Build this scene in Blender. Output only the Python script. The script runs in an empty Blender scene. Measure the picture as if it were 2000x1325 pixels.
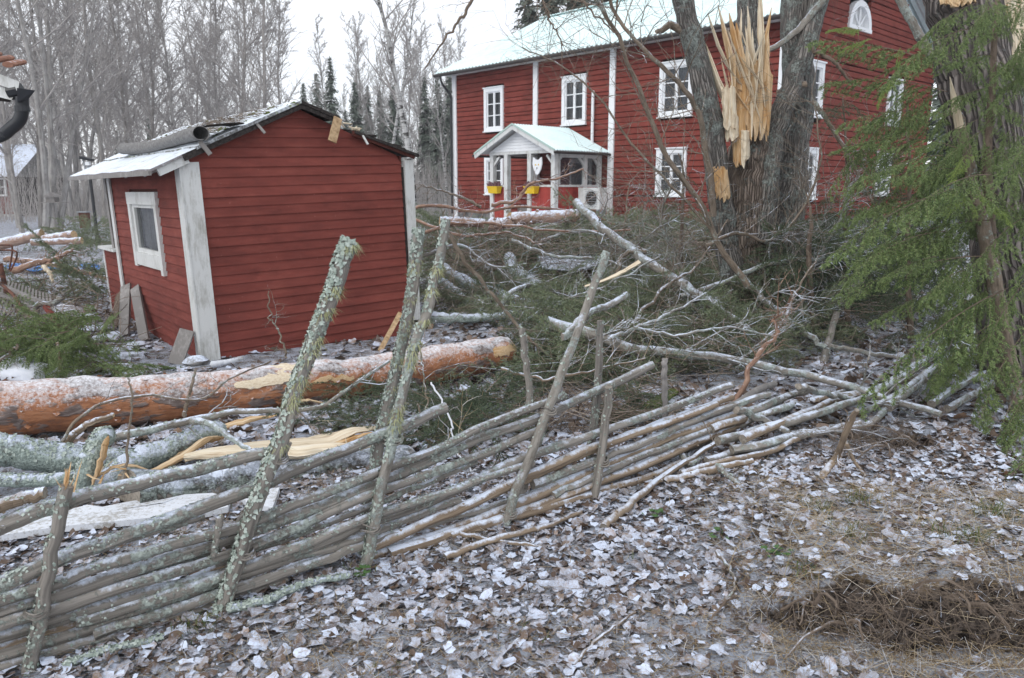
import bpy, math, random
import numpy as np
from mathutils import Vector, Matrix, noise
random.seed(7); rng = np.random.default_rng(7)
V = Vector
S = bpy.context.scene
COL = S.collection
# ------------------------------------------------------------------ camera
F = 1500.0; PIT = math.radians(11.1); CZ = 1.6
cd = bpy.data.cameras.new('camera'); cam = bpy.data.objects.new('camera', cd); COL.objects.link(cam)
cam.location = (0, 0, CZ); cam.rotation_euler = (math.pi/2 - PIT, 0, 0)
cd.sensor_width = 36; cd.lens = 27; cd.clip_end = 2000; cd.clip_start = 0.05
cd.dof.use_dof = True; cd.dof.focus_distance = 4.4; cd.dof.aperture_fstop = 6.5
S.camera = cam
# ------------------------------------------------------------------ world, sun, exposure
W = bpy.data.worlds.new('World'); S.world = W; W.use_nodes = True
nt = W.node_tree; nt.nodes.clear()
o_ = nt.nodes.new('ShaderNodeOutputWorld'); b1 = nt.nodes.new('ShaderNodeBackground'); b2 = nt.nodes.new('ShaderNodeBackground')
ad = nt.nodes.new('ShaderNodeAddShader'); sk = nt.nodes.new('ShaderNodeTexSky'); hs = nt.nodes.new('ShaderNodeHueSaturation')
sk.sky_type = 'NISHITA'; sk.sun_disc = False; sk.sun_elevation = math.radians(38); sk.sun_rotation = math.radians(215)
hs.inputs['Saturation'].default_value = 0.35
nt.links.new(sk.outputs[0], hs.inputs['Color']); nt.links.new(hs.outputs[0], b1.inputs[0]); b1.inputs[1].default_value = 0.06
tc = nt.nodes.new('ShaderNodeTexCoord'); nz_ = nt.nodes.new('ShaderNodeTexNoise'); nz_.inputs['Scale'].default_value = 2.2; nz_.inputs['Detail'].default_value = 4
nt.links.new(tc.outputs['Generated'], nz_.inputs['Vector'])
cr_ = nt.nodes.new('ShaderNodeValToRGB'); nt.links.new(nz_.outputs[0], cr_.inputs[0])
cr_.color_ramp.elements[0].position = .3; cr_.color_ramp.elements[0].color = (.83, .87, .94, 1)
cr_.color_ramp.elements[1].position = .7; cr_.color_ramp.elements[1].color = (.99, 1.0, 1.03, 1)
nt.links.new(cr_.outputs[0], b2.inputs[0]); b2.inputs[1].default_value = 0.80
nt.links.new(b1.outputs[0], ad.inputs[0]); nt.links.new(b2.outputs[0], ad.inputs[1]); nt.links.new(ad.outputs[0], o_.inputs[0])
sl = bpy.data.lights.new('sun', 'SUN'); sl.energy = 0.7; sl.angle = math.radians(25); sl.color = (1, .97, .92)
so = bpy.data.objects.new('sun', sl); COL.objects.link(so); so.rotation_euler = (math.radians(52), 0, math.radians(-35))
S.view_settings.view_transform = 'Standard'; S.view_settings.look = 'None'; S.view_settings.exposure = 0.30; S.view_settings.gamma = 1
S.render.engine = 'CYCLES'; S.cycles.max_bounces = 6; S.cycles.diffuse_bounces = 3; S.cycles.transparent_max_bounces = 8
# ------------------------------------------------------------------ geometry of the view: rays through photograph points
_f = V((0, math.cos(PIT), -math.sin(PIT))); _u = V((0, math.sin(PIT), math.cos(PIT))); _r = V((1, 0, 0)); CAM = V((0, 0, CZ))
def ray(x, y): return _r*((x-1000)/F) - _u*((y-662.5)/F) + _f
def P(x, y, Y): r = ray(x, y); return CAM + r*(Y/r.y)
def G(x, y, z=0.0): r = ray(x, y); return CAM + r*((z-CZ)/r.z)
def sst(a, b, x): t = max(0, min(1, (x-a)/(b-a))); return t*t*(3-2*t)
def nz(x, y, z=0): return noise.noise(V((x, y, z)))
def H(x, y):
    h = .035*nz(x*.7, y*.7) + .016*nz(x*3, y*3, 5) + (.008*nz(x*9, y*9, 2) if y < 9 else 0)
    h += .30*sst(13, 19, y)*sst(-1, 3, x)
    if y < 6.5 and x > .3:
        yl = 2.60 - .05*(x-.9) + .09*nz(x*3, 1) + .04*nz(x*11, 3)
        h += (.19+.05*nz(x*5, 7))*sst(.75, 1.25, x)*sst(-.02, .05+.03*nz(x*6, 2), y-yl)*math.exp(-max(0, y-yl)/1.8)
        h -= .06*sst(.9, 1.4, x)*math.exp(-((y-yl+.07)/.07)**2)
    d = math.hypot((x-2.32)*1.0, (y-4.70)*1.6); h -= .42*math.exp(-(d/.34)**4)
    d = math.hypot(x-1.93, y-4.80); h += .20*math.exp(-(d/.28)**2)
    d = math.hypot(x-3.7, y-5.9); h += .15*math.exp(-(d/.9)**2)
    d = math.hypot(x-2.6, y-9.2); h += .20*math.exp(-(d/.9)**2)
    return h
def GT(x, y, up=0.0):
    p = G(x, y, up)
    for _ in range(4): p = G(x, y, H(p.x, p.y)+up)
    return p
# ------------------------------------------------------------------ object helpers
def tag(o, label=None, cat=None, group=None, kind=None):
    if label: o['label'] = label
    if cat: o['category'] = cat
    if group: o['group'] = group
    if kind: o['kind'] = kind
    return o
def thing(name, label, cat, loc=(0, 0, 0), group=None):
    o = bpy.data.objects.new(name, None); COL.objects.link(o); o.location = loc; o.empty_display_size = .1
    return tag(o, label, cat, group)
def setpar(o, parent):
    if parent is None: return
    o.parent = parent
    o.matrix_parent_inverse = Matrix.Translation(-V(parent.location)) if parent.type == 'EMPTY' else Matrix.Identity(4)
class MB:
    def __init__(s): s.v = []; s.f = []; s.m = []; s.b = []
    def add(s, vs, fs, mi=0, bc=None):
        o = len(s.v); s.v += [tuple(p) for p in vs]; s.f += [tuple(i+o for i in f) for f in fs]; s.m += [mi]*len(fs)
        s.b += [tuple(p) for p in (bc if bc else vs)]
    def hexa(s, c, mi=0, bc=None):   # 8 corners: bottom 0-3, top 4-7
        s.add(c, [(3, 2, 1, 0), (4, 5, 6, 7), (0, 1, 5, 4), (1, 2, 6, 5), (2, 3, 7, 6), (3, 0, 4, 7)], mi, bc)
    def box(s, a, b, mi=0, T=None):
        c = [(a[0], a[1], a[2]), (b[0], a[1], a[2]), (b[0], b[1], a[2]), (a[0], b[1], a[2]), (a[0], a[1], b[2]), (b[0], a[1], b[2]), (b[0], b[1], b[2]), (a[0], b[1], b[2])]
        s.hexa([T(*p) for p in c] if T else c, mi, c)
    def bar(s, p, q, w, h, mi=0, upv=V((0, 0, 1))):
        p = V(p); q = V(q); d = (q-p).normalized(); sd = d.cross(upv)
        if sd.length < 1e-3: sd = d.cross(V((1, 0, 0)))
        sd.normalize(); uv = sd.cross(d); a = sd*w/2; b = uv*h/2; L = (q-p).length
        c = [p-a-b, p+a-b, q+a-b, q-a-b, p-a+b, p+a+b, q+a+b, q-a+b]
        s.hexa(c, mi, [(-w/2, -h/2, 0), (w/2, -h/2, 0), (w/2, -h/2, L), (-w/2, -h/2, L), (-w/2, h/2, 0), (w/2, h/2, 0), (w/2, h/2, L), (-w/2, h/2, L)])
    def tube(s, pts, rads, n=8, mi=0, capmi=None, cap=True, rough=0, rf=6, sq=1.0):
        pts = [V(p) for p in pts]
        if not hasattr(rads, '__len__'): rads = [rads]*len(pts)
        d = (pts[1]-pts[0]).normalized(); a = d.cross(V((0, 0, 1)))
        if a.length < .05: a = d.cross(V((1, 0, 0)))
        a.normalize(); vs = []; bc = []; L = 0; sd = random.uniform(0, 50)
        for i, p in enumerate(pts):
            if i: L += (p-pts[i-1]).length
            t = (pts[min(i+1, len(pts)-1)]-pts[max(i-1, 0)]).normalized(); a = (a - t*a.dot(t)).normalized(); b = t.cross(a)
            for k in range(n):
                th = 2*math.pi*k/n; r = rads[i]
                if rough: r *= 1 + rough*noise.noise(V((math.cos(th)*1.3+sd, math.sin(th)*1.3, L*rf)))
                vs.append(p + a*(r*math.cos(th)) + b*(r*sq*math.sin(th))); bc.append((rads[i]*math.cos(th)+sd, rads[i]*math.sin(th), L+sd))
        fs = []
        for i in range(len(pts)-1):
            for k in range(n): fs.append((i*n+k, i*n+(k+1) % n, (i+1)*n+(k+1) % n, (i+1)*n+k))
        s.add(vs, fs, mi, bc)
        if cap and n > 3:
            cm = mi if capmi is None else capmi
            s.add(vs[:n], [tuple(range(n-1, -1, -1))], cm, bc[:n]); s.add(vs[-n:], [tuple(range(n))], cm, bc[-n:])
    def build(s, name, mats, parent=None, smooth=False, **kw):
        me = bpy.data.meshes.new(name); me.from_pydata(s.v, [], s.f)
        if not isinstance(mats, (list, tuple)): mats = [mats]
        for m in mats: me.materials.append(m)
        me.polygons.foreach_set('material_index', s.m)
        if smooth: me.polygons.foreach_set('use_smooth', [True]*len(s.f)); me.set_sharp_from_angle(angle=math.radians(50))
        at = me.attributes.new('bc', 'FLOAT_VECTOR', 'POINT'); at.data.foreach_set('vector', np.array(s.b, dtype=np.float32).ravel())
        me.update()
        o = bpy.data.objects.new(name, me); COL.objects.link(o); setpar(o, parent); tag(o, **kw); return o
def npmesh(name, v, f, mats, mi=None, parent=None, smooth=False, bc=None, **kw):
    """v (N,3), f (M,k) numpy"""
    me = bpy.data.meshes.new(name); k = f.shape[1]
    me.vertices.add(len(v)); me.vertices.foreach_set('co', v.astype(np.float32).ravel())
    me.loops.add(f.size); me.loops.foreach_set('vertex_index', f.astype(np.int32).ravel())
    me.polygons.add(len(f)); me.polygons.foreach_set('loop_start', np.arange(0, f.size, k, dtype=np.int32))
    me.polygons.foreach_set('loop_total', np.full(len(f), k, dtype=np.int32))
    if not isinstance(mats, (list, tuple)): mats = [mats]
    for m in mats: me.materials.append(m)
    if mi is not None: me.polygons.foreach_set('material_index', mi.astype(np.int32))
    if smooth: me.polygons.foreach_set('use_smooth', np.ones(len(f), dtype=bool))
    at = me.attributes.new('bc', 'FLOAT_VECTOR', 'POINT'); at.data.foreach_set('vector', (v if bc is None else bc).astype(np.float32).ravel())
    me.update(calc_edges=True); me.validate()
    o = bpy.data.objects.new(name, me); COL.objects.link(o); setpar(o, parent); tag(o, **kw); return o
def curve(pts, n=24, jit=0.0, seed=None):
    pts = [V(p) for p in pts]
    if len(pts) == 2: out = [pts[0].lerp(pts[1], i/(n-1)) for i in range(n)]
    else:
        out = []; m = len(pts)-1
        for i in range(n):
            t = i/(n-1)*m; k = min(int(t), m-1); t -= k
            p0 = pts[max(k-1, 0)]; p1 = pts[k]; p2 = pts[k+1]; p3 = pts[min(k+2, m)]
            out.append(.5*((2*p1) + (p2-p0)*t + (2*p0-5*p1+4*p2-p3)*t*t + (3*p1-p0-3*p2+p3)*t**3))
    if jit:
        s = random.uniform(0, 99)
        out = [p + V((noise.noise(V((i*.45+s, 0, 0))), noise.noise(V((0, i*.45+s, 0))), noise.noise(V((0, 0, i*.45+s)))))*jit for i, p in enumerate(out)]
    return out
def lerps(a, b, n): return [a+(b-a)*i/(n-1) for i in range(n)]
# ------------------------------------------------------------------ materials
class NM:
    def __init__(s, name, rough=.8, spec=.3):
        s.m = bpy.data.materials.new(name); s.m.use_nodes = True; s.t = s.m.node_tree; s.t.nodes.clear()
        s.out = s.t.nodes.new('ShaderNodeOutputMaterial'); s.b = s.t.nodes.new('ShaderNodeBsdfPrincipled')
        s.t.links.new(s.b.outputs[0], s.out.inputs[0]); s.b.inputs['Roughness'].default_value = rough; s.b.inputs['Specular IOR Level'].default_value = spec
    def n(s, typ, ins=None, **at):
        nd = s.t.nodes.new(typ)
        for k, v in at.items(): setattr(nd, k, v)
        for k, v in (ins or {}).items():
            if hasattr(v, 'is_linked'): s.t.links.new(v, nd.inputs[k])
            else: nd.inputs[k].default_value = v
        return nd
    def bc(s, sc=(1, 1, 1)):
        a = s.n('ShaderNodeAttribute', attribute_name='bc')
        return s.n('ShaderNodeMapping', {0: a.outputs['Vector'], 3: sc}).outputs[0]
    def obj(s, sc=(1, 1, 1)): return s.n('ShaderNodeMapping', {0: s.n('ShaderNodeTexCoord').outputs['Object'], 3: sc}).outputs[0]
    def noise(s, v, sc, det=4, ro=.6, dist=0): return s.n('ShaderNodeTexNoise', {'Vector': v, 'Scale': sc, 'Detail': det, 'Roughness': ro, 'Distortion': dist}).outputs[0]
    def vor(s, v, sc, feat='F1', out=0): return s.n('ShaderNodeTexVoronoi', {'Vector': v, 'Scale': sc}, feature=feat).outputs[out]
    def ramp(s, f, els):
        r = s.n('ShaderNodeValToRGB', {0: f}); e = r.color_ramp.elements
        while len(e) < len(els): e.new(.5)
        for i, (p, c) in enumerate(els): e[i].position = p; e[i].color = (*c, 1) if len(c) == 3 else c
        return r.outputs[0]
    def mix(s, f, a, b):
        nd = s.n('ShaderNodeMix', data_type='RGBA')
        for i, v in ((0, f), (6, a), (7, b)):
            if hasattr(v, 'is_linked'): s.t.links.new(v, nd.inputs[i])
            else: nd.inputs[i].default_value = v if i == 0 else (*v, 1)
        return nd.outputs[2]
    def ma(s, op, a, b=0.0, cl=False):
        nd = s.n('ShaderNodeMath', {0: a, 1: b}, operation=op); nd.use_clamp = cl; return nd.outputs[0]
    def thr(s, x, lo, hi): return s.n('ShaderNodeMapRange', {0: x, 1: lo, 2: hi}).outputs[0]
    def up(s): return s.n('ShaderNodeSeparateXYZ', {0: s.n('ShaderNodeNewGeometry').outputs['Normal']}).outputs[2]
    def frost(s, col, amount, sc=14, col2=(.71, .78, .91), wide=.25, lo=None):
        """snow dust lying on upward faces, broken by noise"""
        n1 = s.noise(s.obj(), sc, 6, .75); n2 = s.noise(s.obj(), sc*.22, 3, .6)
        x = s.ma('ADD', s.ma('MULTIPLY', s.up(), .42), s.ma('ADD', s.ma('MULTIPLY', n1, 1.15), s.ma('MULTIPLY', n2, .5)))
        m = s.thr(x, 1.35-amount, 1.35-amount+wide); s.mask = m
        return s.mix(m, col, col2)
    def bump(s, h, st=.6, d=.01):
        s.t.links.new(s.n('ShaderNodeBump', {'Height': h, 'Strength': st, 'Distance': d}).outputs[0], s.b.inputs['Normal'])
    def col(s, c):
        if hasattr(c, 'is_linked'): s.t.links.new(c, s.b.inputs['Base Color'])
        else: s.b.inputs['Base Color'].default_value = (*c, 1)
        return s
def island(m): return m.n('ShaderNodeNewGeometry').outputs['Random Per Island']
def orand(m): return m.n('ShaderNodeObjectInfo').outputs['Random']
M = {}
def bark(name, c1, c2, sx=20, sz=3, frost=.0, lichen=0, lc=(.40, .46, .40), bst=.7, bd=.01, furrow=0, fs=14):
    m = NM(name, .9, .15); v = m.bc((sx, sx, sz))
    n1 = m.noise(v, 1.0, 5, .7, .3); n2 = m.noise(m.bc((3, 3, 1.2)), 1.0, 3)
    f = m.ma('ADD', m.ma('MULTIPLY', n1, .75), m.ma('MULTIPLY', n2, .3)); c = m.ramp(f, [(.38, c1), (.62, c2)]); h = n1
    if furrow:
        vo = m.n('ShaderNodeTexVoronoi', {'Vector': m.bc((furrow, furrow, furrow*.13)), 'Scale': 1.0, 'Randomness': 1.0}, feature='DISTANCE_TO_EDGE').outputs[0]
        cr = m.thr(vo, .0, .22); c = m.mix(cr, tuple(x*.72 for x in c1), c); h = m.ma('ADD', m.ma('MULTIPLY', cr, 1.2), m.ma('MULTIPLY', n1, .5))
    if lichen:
        l1 = m.noise(m.obj(), 32, 5, .75); l2 = m.noise(m.obj(), 5, 2)
        lm = m.thr(m.ma('ADD', m.ma('MULTIPLY', l1, .8), m.ma('MULTIPLY', l2, .7)), .98-lichen*.45, 1.06-lichen*.45)
        lcol = m.ramp(m.noise(m.obj(), 60, 3), [(.35, tuple(x*.55 for x in lc)), (.65, lc)])
        c = m.mix(lm, c, lcol); h = m.ma('ADD', h, m.ma('MULTIPLY', m.ma('MULTIPLY', lm, m.noise(m.obj(), 90, 2)), 1.6))
    if frost: c = m.frost(c, frost, fs)
    m.col(c); m.bump(h, bst, bd); M[name] = m.m; return m.m
bark('rail_wood', (.125, .115, .102), (.33, .305, .275), 60, 2.2, .24, .46, (.42, .47, .43), .8, .006)
bark('rail_bare', (.15, .11, .08), (.35, .275, .20), 60, 2.0, .30, .2, (.43, .49, .44), .7, .005)
bark('stake_wood', (.12, .11, .10), (.31, .285, .255), 60, 2.0, .12, .34, (.40, .45, .40), .8, .006)
bark('lichen_bark', (.12, .11, .09), (.28, .28, .25), 22, 6, .40, .95, (.42, .50, .46), .9, .012)
bark('branch_bark', (.10, .08, .06), (.26, .21, .165), 40, 10, .25, .35, (.38, .42, .38), .6, .005)
bark('branch_grey', (.14, .125, .105), (.31, .29, .26), 40, 10, .30, .5, (.42, .47, .44), .6, .005)
bark('pine_branch', (.19, .11, .08), (.38, .25, .185), 30, 12, .25, .1, bst=.6, bd=.005)
bark('cut_pine', (.22, .14, .11), (.42, .30, .24), 20, 8, .42, .1)
bark('twig_bark', (.10, .075, .058), (.21, .165, .13), 30, 10, .10)
bark('oak_bark', (.14, .13, .12), (.35, .325, .30), 26, 5, .06, .50, (.40, .44, .41), .9, .02, 34)
bark('oak_brown', (.14, .11, .09), (.34, .28, .235), 26, 5, .02, .34, (.34, .37, .34), .9, .02, 34)
bark('pine_trunk_bark', (.11, .095, .09), (.30, .265, .245), 20, 5, .06, .30, (.36, .37, .36), 1.0, .03, 24)
bark('log_bark', (.11, .10, .09), (.29, .265, .235), 16, 6, .36, .6, (.42, .48, .44), 1.0, .02, 18)
bark('far_bark', (.20, .19, .18), (.40, .385, .37), 8, 3)  # far bark and twigs: pale greys with the forest haze put into the colour
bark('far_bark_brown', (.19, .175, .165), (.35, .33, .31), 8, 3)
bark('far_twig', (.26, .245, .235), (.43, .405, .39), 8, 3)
def mk():
    # fallen pine bark: orange plates with grey flakes and snow dust
    m = NM('orange_pine_bark', .85, .2); v = m.bc((9, 9, 3.2))
    n1 = m.noise(v, 1, 6, .7, .6); n2 = m.noise(m.bc((26, 26, 8)), 1, 4, .7)
    c = m.ramp(m.ma('ADD', m.ma('MULTIPLY', n1, .6), m.ma('MULTIPLY', n2, .4)), [(.36, (.13, .09, .08)), (.46, (.29, .125, .065)), (.57, (.43, .20, .105)), (.66, (.33, .23, .19))])
    g = m.thr(m.noise(m.bc((7, 7, 3.5)), 1, 4, .6), .52, .57); c = m.mix(g, c, m.ramp(n2, [(.4, (.13, .10, .09)), (.6, (.27, .22, .20))]))
    c = m.frost(c, .385, 48, (.77, .78, .82), .40); m.col(c)
    m.bump(m.ma('ADD', n2, m.ma('MULTIPLY', g, .5)), .8, .015); M['orange_pine'] = m.m
    # fresh splintered wood
    m = NM('fresh_wood', .7, .2); n1 = m.noise(m.bc((70, 70, 3)), 1, 4, .6); n2 = m.noise(m.bc((6, 6, 1.5)), 1, 3)
    c = m.ramp(n1, [(.3, (.36, .22, .11)), (.5, (.62, .44, .26)), (.7, (.76, .62, .43))])
    c = m.mix(m.thr(n2, .5, .62), c, m.ramp(n1, [(.3, (.44, .23, .09)), (.7, (.62, .40, .19))])); m.col(c); m.bump(n1, .7, .006); M['fresh'] = m.m
    m = NM('pale_wood', .7, .2); n1 = m.noise(m.bc((60, 60, 2.5)), 1, 4, .6)
    m.col(m.ramp(n1, [(.3, (.50, .37, .24)), (.52, (.74, .64, .48)), (.7, (.82, .75, .62))])); m.bump(n1, .6, .005); M['pale'] = m.m
    # end grain
    m = NM('end_grain', .8, .2); w = m.n('ShaderNodeTexNoise', {'Vector': m.bc((30, 30, 30)), 'Scale': 1, 'Detail': 4}).outputs[0]
    m.col(m.ramp(w, [(.3, (.30, .19, .10)), (.6, (.56, .40, .24))])); M['endgrain'] = m.m
    m = NM('old_end_grain', .85, .2); w = m.noise(m.bc((60, 60, 20)), 1, 4)
    m.col(m.ramp(w, [(.3, (.14, .12, .10)), (.6, (.30, .27, .23))])); M['oldend'] = m.m
    # falu red paint
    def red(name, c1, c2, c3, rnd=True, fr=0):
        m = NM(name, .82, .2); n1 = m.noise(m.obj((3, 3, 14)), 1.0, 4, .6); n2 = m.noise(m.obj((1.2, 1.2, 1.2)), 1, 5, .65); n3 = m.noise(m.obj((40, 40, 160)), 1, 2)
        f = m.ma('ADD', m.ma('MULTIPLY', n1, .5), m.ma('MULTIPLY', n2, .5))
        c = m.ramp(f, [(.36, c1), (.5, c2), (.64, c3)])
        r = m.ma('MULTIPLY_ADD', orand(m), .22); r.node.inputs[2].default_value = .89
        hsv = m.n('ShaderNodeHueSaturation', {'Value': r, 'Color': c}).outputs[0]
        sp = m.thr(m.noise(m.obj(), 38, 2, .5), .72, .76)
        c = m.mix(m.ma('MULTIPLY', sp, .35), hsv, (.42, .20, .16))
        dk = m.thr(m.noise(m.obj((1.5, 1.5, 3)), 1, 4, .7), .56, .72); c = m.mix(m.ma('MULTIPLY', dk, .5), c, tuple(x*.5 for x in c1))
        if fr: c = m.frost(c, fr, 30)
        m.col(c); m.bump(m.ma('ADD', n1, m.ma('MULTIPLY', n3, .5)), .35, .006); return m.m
    M['red'] = red('red_paint', (.155, .042, .034), (.205, .053, .042), (.25, .070, .054))
    M['red_log'] = red('red_log_paint', (.150, .034, .026), (.205, .046, .035), (.245, .060, .046))
    M['red_panel'] = red('red_panel_paint', (.30, .045, .038), (.37, .06, .05), (.40, .075, .06))
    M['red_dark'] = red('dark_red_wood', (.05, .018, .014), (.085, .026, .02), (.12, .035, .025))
    # white paint, weathered
    def white(name, c, dirt, am=.5):
        m = NM(name, .6, .3); n1 = m.noise(m.obj((6, 6, 3)), 1, 6, .7); n2 = m.noise(m.obj((60, 60, 8)), 1, 3)
        m.col(m.mix(m.ma('MULTIPLY', m.thr(m.ma('ADD', m.ma('MULTIPLY', n1, .7), m.ma('MULTIPLY', n2, .3)), .5, .68), am), c, dirt)); m.bump(n2, .25, .004); return m.m
    M['white'] = white('white_paint', (.80, .81, .80), (.42, .42, .38), .35)
    M['white_old'] = white('weathered_white_paint', (.66, .67, .66), (.30, .29, .25), .8)
    M['white_clean'] = white('clean_white_paint', (.84, .86, .88), (.6, .6, .6), .3)
    M['greywood'] = white('grey_weathered_board', (.22, .205, .195), (.40, .38, .365), .9)
    m = NM('green_metal_trim', .5, .4); m.col((.42, .55, .50)); M['greentrim'] = m.m
    # snowy corrugated roof
    m = NM('snowy_metal_roof', .6, .3); n1 = m.noise(m.obj(), 1.2, 5, .65); n2 = m.noise(m.obj(), 14, 4, .7)
    m.col(m.mix(m.thr(m.ma('ADD', m.ma('MULTIPLY', n1, .6), m.ma('MULTIPLY', n2, .4)), .46, .66), (.76, .90, .90), (.62, .80, .80))); m.bump(n2, .15, .01); M['roof'] = m.m
    m = NM('black_metal', .4, .5); m.col((.018, .02, .024)); M['black'] = m.m
    m = NM('dark_gutter', .5, .4); m.col((.035, .03, .028)); M['gutter'] = m.m
    # glass
    m = NM('window_glass', .08, .6); m.col(m.ramp(m.noise(m.obj(), .6, 2), [(.35, (.015, .018, .022)), (.65, (.07, .085, .10))])); m.b.inputs['Alpha'].default_value = .45; M['glass'] = m.m
    m = NM('dark_room', .9, .1); m.col((.035, .03, .028)); M['dark'] = m.m
    m = NM('curtain', .9, .1); w = m.noise(m.obj((24, 24, .8)), 1, 3); m.col(m.ramp(w, [(.35, (.10, .10, .11)), (.65, (.45, .44, .45))])); M['curtain'] = m.m
    m = NM('lace_curtain', .9, .1); w = m.noise(m.obj((30, 30, 2)), 1, 3); m.col(m.ramp(w, [(.35, (.45, .46, .48)), (.65, (.75, .76, .76))])); M['lace'] = m.m
    # shed roof felt with snow
    def felt(name, c1, c2, fr, moss=0):
        m = NM(name, .9, .15); n1 = m.noise(m.obj(), 40, 5, .7); c = m.ramp(n1, [(.35, c1), (.65, c2)])
        if moss:
            g = m.thr(m.ma('ADD', m.ma('MULTIPLY', m.noise(m.obj(), 3, 3), .7), m.ma('MULTIPLY', m.noise(m.obj(), 22, 3), .45)), .62, .66)
            c = m.mix(g, c, m.ramp(n1, [(.4, (.10, .12, .03)), (.6, (.22, .26, .06))]))
        c = m.frost(c, fr, 16, (.76, .82, .88), .3); m.col(c); m.bump(n1, .5, .008); return m.m
    M['felt_snow'] = felt('snowy_roof_felt', (.10, .10, .10), (.22, .22, .22), .60, 1)
    M['board_snow'] = felt('snowy_roof_boards', (.20, .18, .18), (.34, .32, .33), .46)
    M['felt'] = felt('grey_roof_felt', (.13, .125, .12), (.27, .265, .26), .02)
    M['felt_dark'] = felt('torn_dark_felt', (.02, .018, .018), (.07, .06, .055), .05)
    # ground
    m = NM('forest_floor', .95, .1); n1 = m.noise(m.obj(), 40, 8, .78); n2 = m.noise(m.obj(), 1.1, 4, .6); n3 = m.noise(m.obj(), 9, 5, .7)
    c = m.ramp(n1, [(.33, (.028, .020, .015)), (.5, (.12, .085, .06)), (.66, (.30, .225, .155))])
    c = m.mix(m.ma('MULTIPLY', m.thr(n2, .48, .62), .6), c, m.ramp(n1, [(.35, (.13, .095, .055)), (.65, (.36, .28, .17))]))
    c = m.mix(m.thr(m.noise(m.obj(), .35, 3), .58, .66), c, m.ramp(n1, [(.35, (.06, .06, .03)), (.65, (.20, .19, .10))]))
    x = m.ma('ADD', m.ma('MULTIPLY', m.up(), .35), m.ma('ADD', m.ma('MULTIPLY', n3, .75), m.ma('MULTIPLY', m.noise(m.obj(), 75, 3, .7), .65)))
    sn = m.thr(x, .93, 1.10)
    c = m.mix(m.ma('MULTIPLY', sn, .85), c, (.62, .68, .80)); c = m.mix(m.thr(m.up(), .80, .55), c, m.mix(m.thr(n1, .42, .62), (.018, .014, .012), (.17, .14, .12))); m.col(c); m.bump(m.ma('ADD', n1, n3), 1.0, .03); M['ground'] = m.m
    # leaves
    m = NM('frosted_leaf', .85, .15); r = m.ma('FRACT', m.ma('ADD', island(m), orand(m)))
    n1 = m.noise(m.obj(), 22, 5, .7); n2 = m.noise(m.obj(), 110, 3, .7)
    base = m.ramp(r, [(0, (.10, .07, .055)), (.35, (.20, .15, .12)), (.7, (.30, .235, .19)), (.96, (.32, .20, .12)), (1, (.15, .10, .07))])
    base = m.mix(m.ma('MULTIPLY', m.thr(n2, .5, .7), .4), base, (.06, .04, .03))
    x = m.ma('ADD', m.ma('ADD', m.ma('MULTIPLY', n1, .75), m.ma('MULTIPLY', m.up(), .42)), m.ma('ADD', m.ma('MULTIPLY', n2, .38), m.ma('MULTIPLY', r, .30)))
    m.col(m.mix(m.thr(x, .97, 1.26), base, m.ramp(r, [(0, (.53, .61, .76)), (1, (.68, .76, .92))]))); m.bump(n2, .5, .004); M['leaf'] = m.m
    m = NM('straw', .9, .1); m.col(m.ramp(island(m), [(0, (.20, .14, .08)), (.4, (.42, .32, .19)), (.7, (.55, .46, .33)), (.8, (.60, .58, .55)), (1, (.66, .72, .84))])); M['straw'] = m.m
    m = NM('litter_twig', .9, .1); m.col(m.frost(m.ramp(island(m), [(0, (.07, .05, .04)), (.6, (.21, .165, .13)), (1, (.36, .30, .24))]), .08, 40)); M['litter'] = m.m
    m = NM('grass', .8, .2); m.col(m.ramp(island(m), [(0, (.035, .06, .015)), (.6, (.09, .13, .035)), (1, (.24, .22, .10))])); M['grass'] = m.m
    m = NM('herb_leaf', .6, .3); m.col(m.ramp(island(m), [(0, (.03, .08, .025)), (1, (.10, .18, .06))])); M['herb'] = m.m
    # needles
    def needle(name, a, b, c_):
        m = NM(name, .55, .35); m.col(m.ramp(m.ma('FRACT', m.ma('ADD', m.ma('MULTIPLY', m.noise(m.obj(), 5, 2), 1.2), m.ma('MULTIPLY', island(m), .5))), [(0, a), (.55, b), (1, c_)]))
        m.b.inputs['Transmission Weight'].default_value = 0; return m.m
    M['spruce'] = needle('spruce_needles', (.07, .12, .045), (.135, .205, .075), (.25, .32, .12))
    M['spruce_pale'] = needle('young_spruce_needles', (.12, .20, .05), (.22, .32, .08), (.34, .42, .13))
    M['brush'] = needle('cut_bough_needles', (.075, .11, .062), (.14, .185, .10), (.23, .265, .15))
    M['brush_dark'] = needle('dark_pine_needles', (.032, .055, .034), (.065, .10, .055), (.115, .155, .085))
    M['far_spruce'] = needle('far_spruce_needles', (.08, .105, .085), (.12, .15, .12), (.17, .20, .165))
    m = NM('lichen', .95, .1); m.col(m.ramp(island(m), [(0, (.24, .29, .25)), (.5, (.40, .46, .41)), (1, (.54, .60, .55))])); M['lichen'] = m.m
    m = NM('beard_lichen', .95, .1); m.col(m.ramp(island(m), [(0, (.26, .27, .13)), (.6, (.42, .43, .24)), (1, (.52, .53, .36))])); M['beard'] = m.m
    m = NM('moss', .95, .1); m.col(m.ramp(m.noise(m.obj(), 60, 3), [(.3, (.05, .07, .02)), (.7, (.14, .17, .05))])); M['moss'] = m.m
    m = NM('yellow_plastic', .45, .4); m.col((.75, .50, .015)); M['yellow'] = m.m
    m = NM('heather', .9, .1); m.col(m.ramp(island(m), [(0, (.10, .05, .06)), (1, (.26, .15, .17))])); M['heather'] = m.m
    m = NM('grey_metal', .5, .5); m.col((.33, .35, .37)); M['metal'] = m.m
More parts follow.
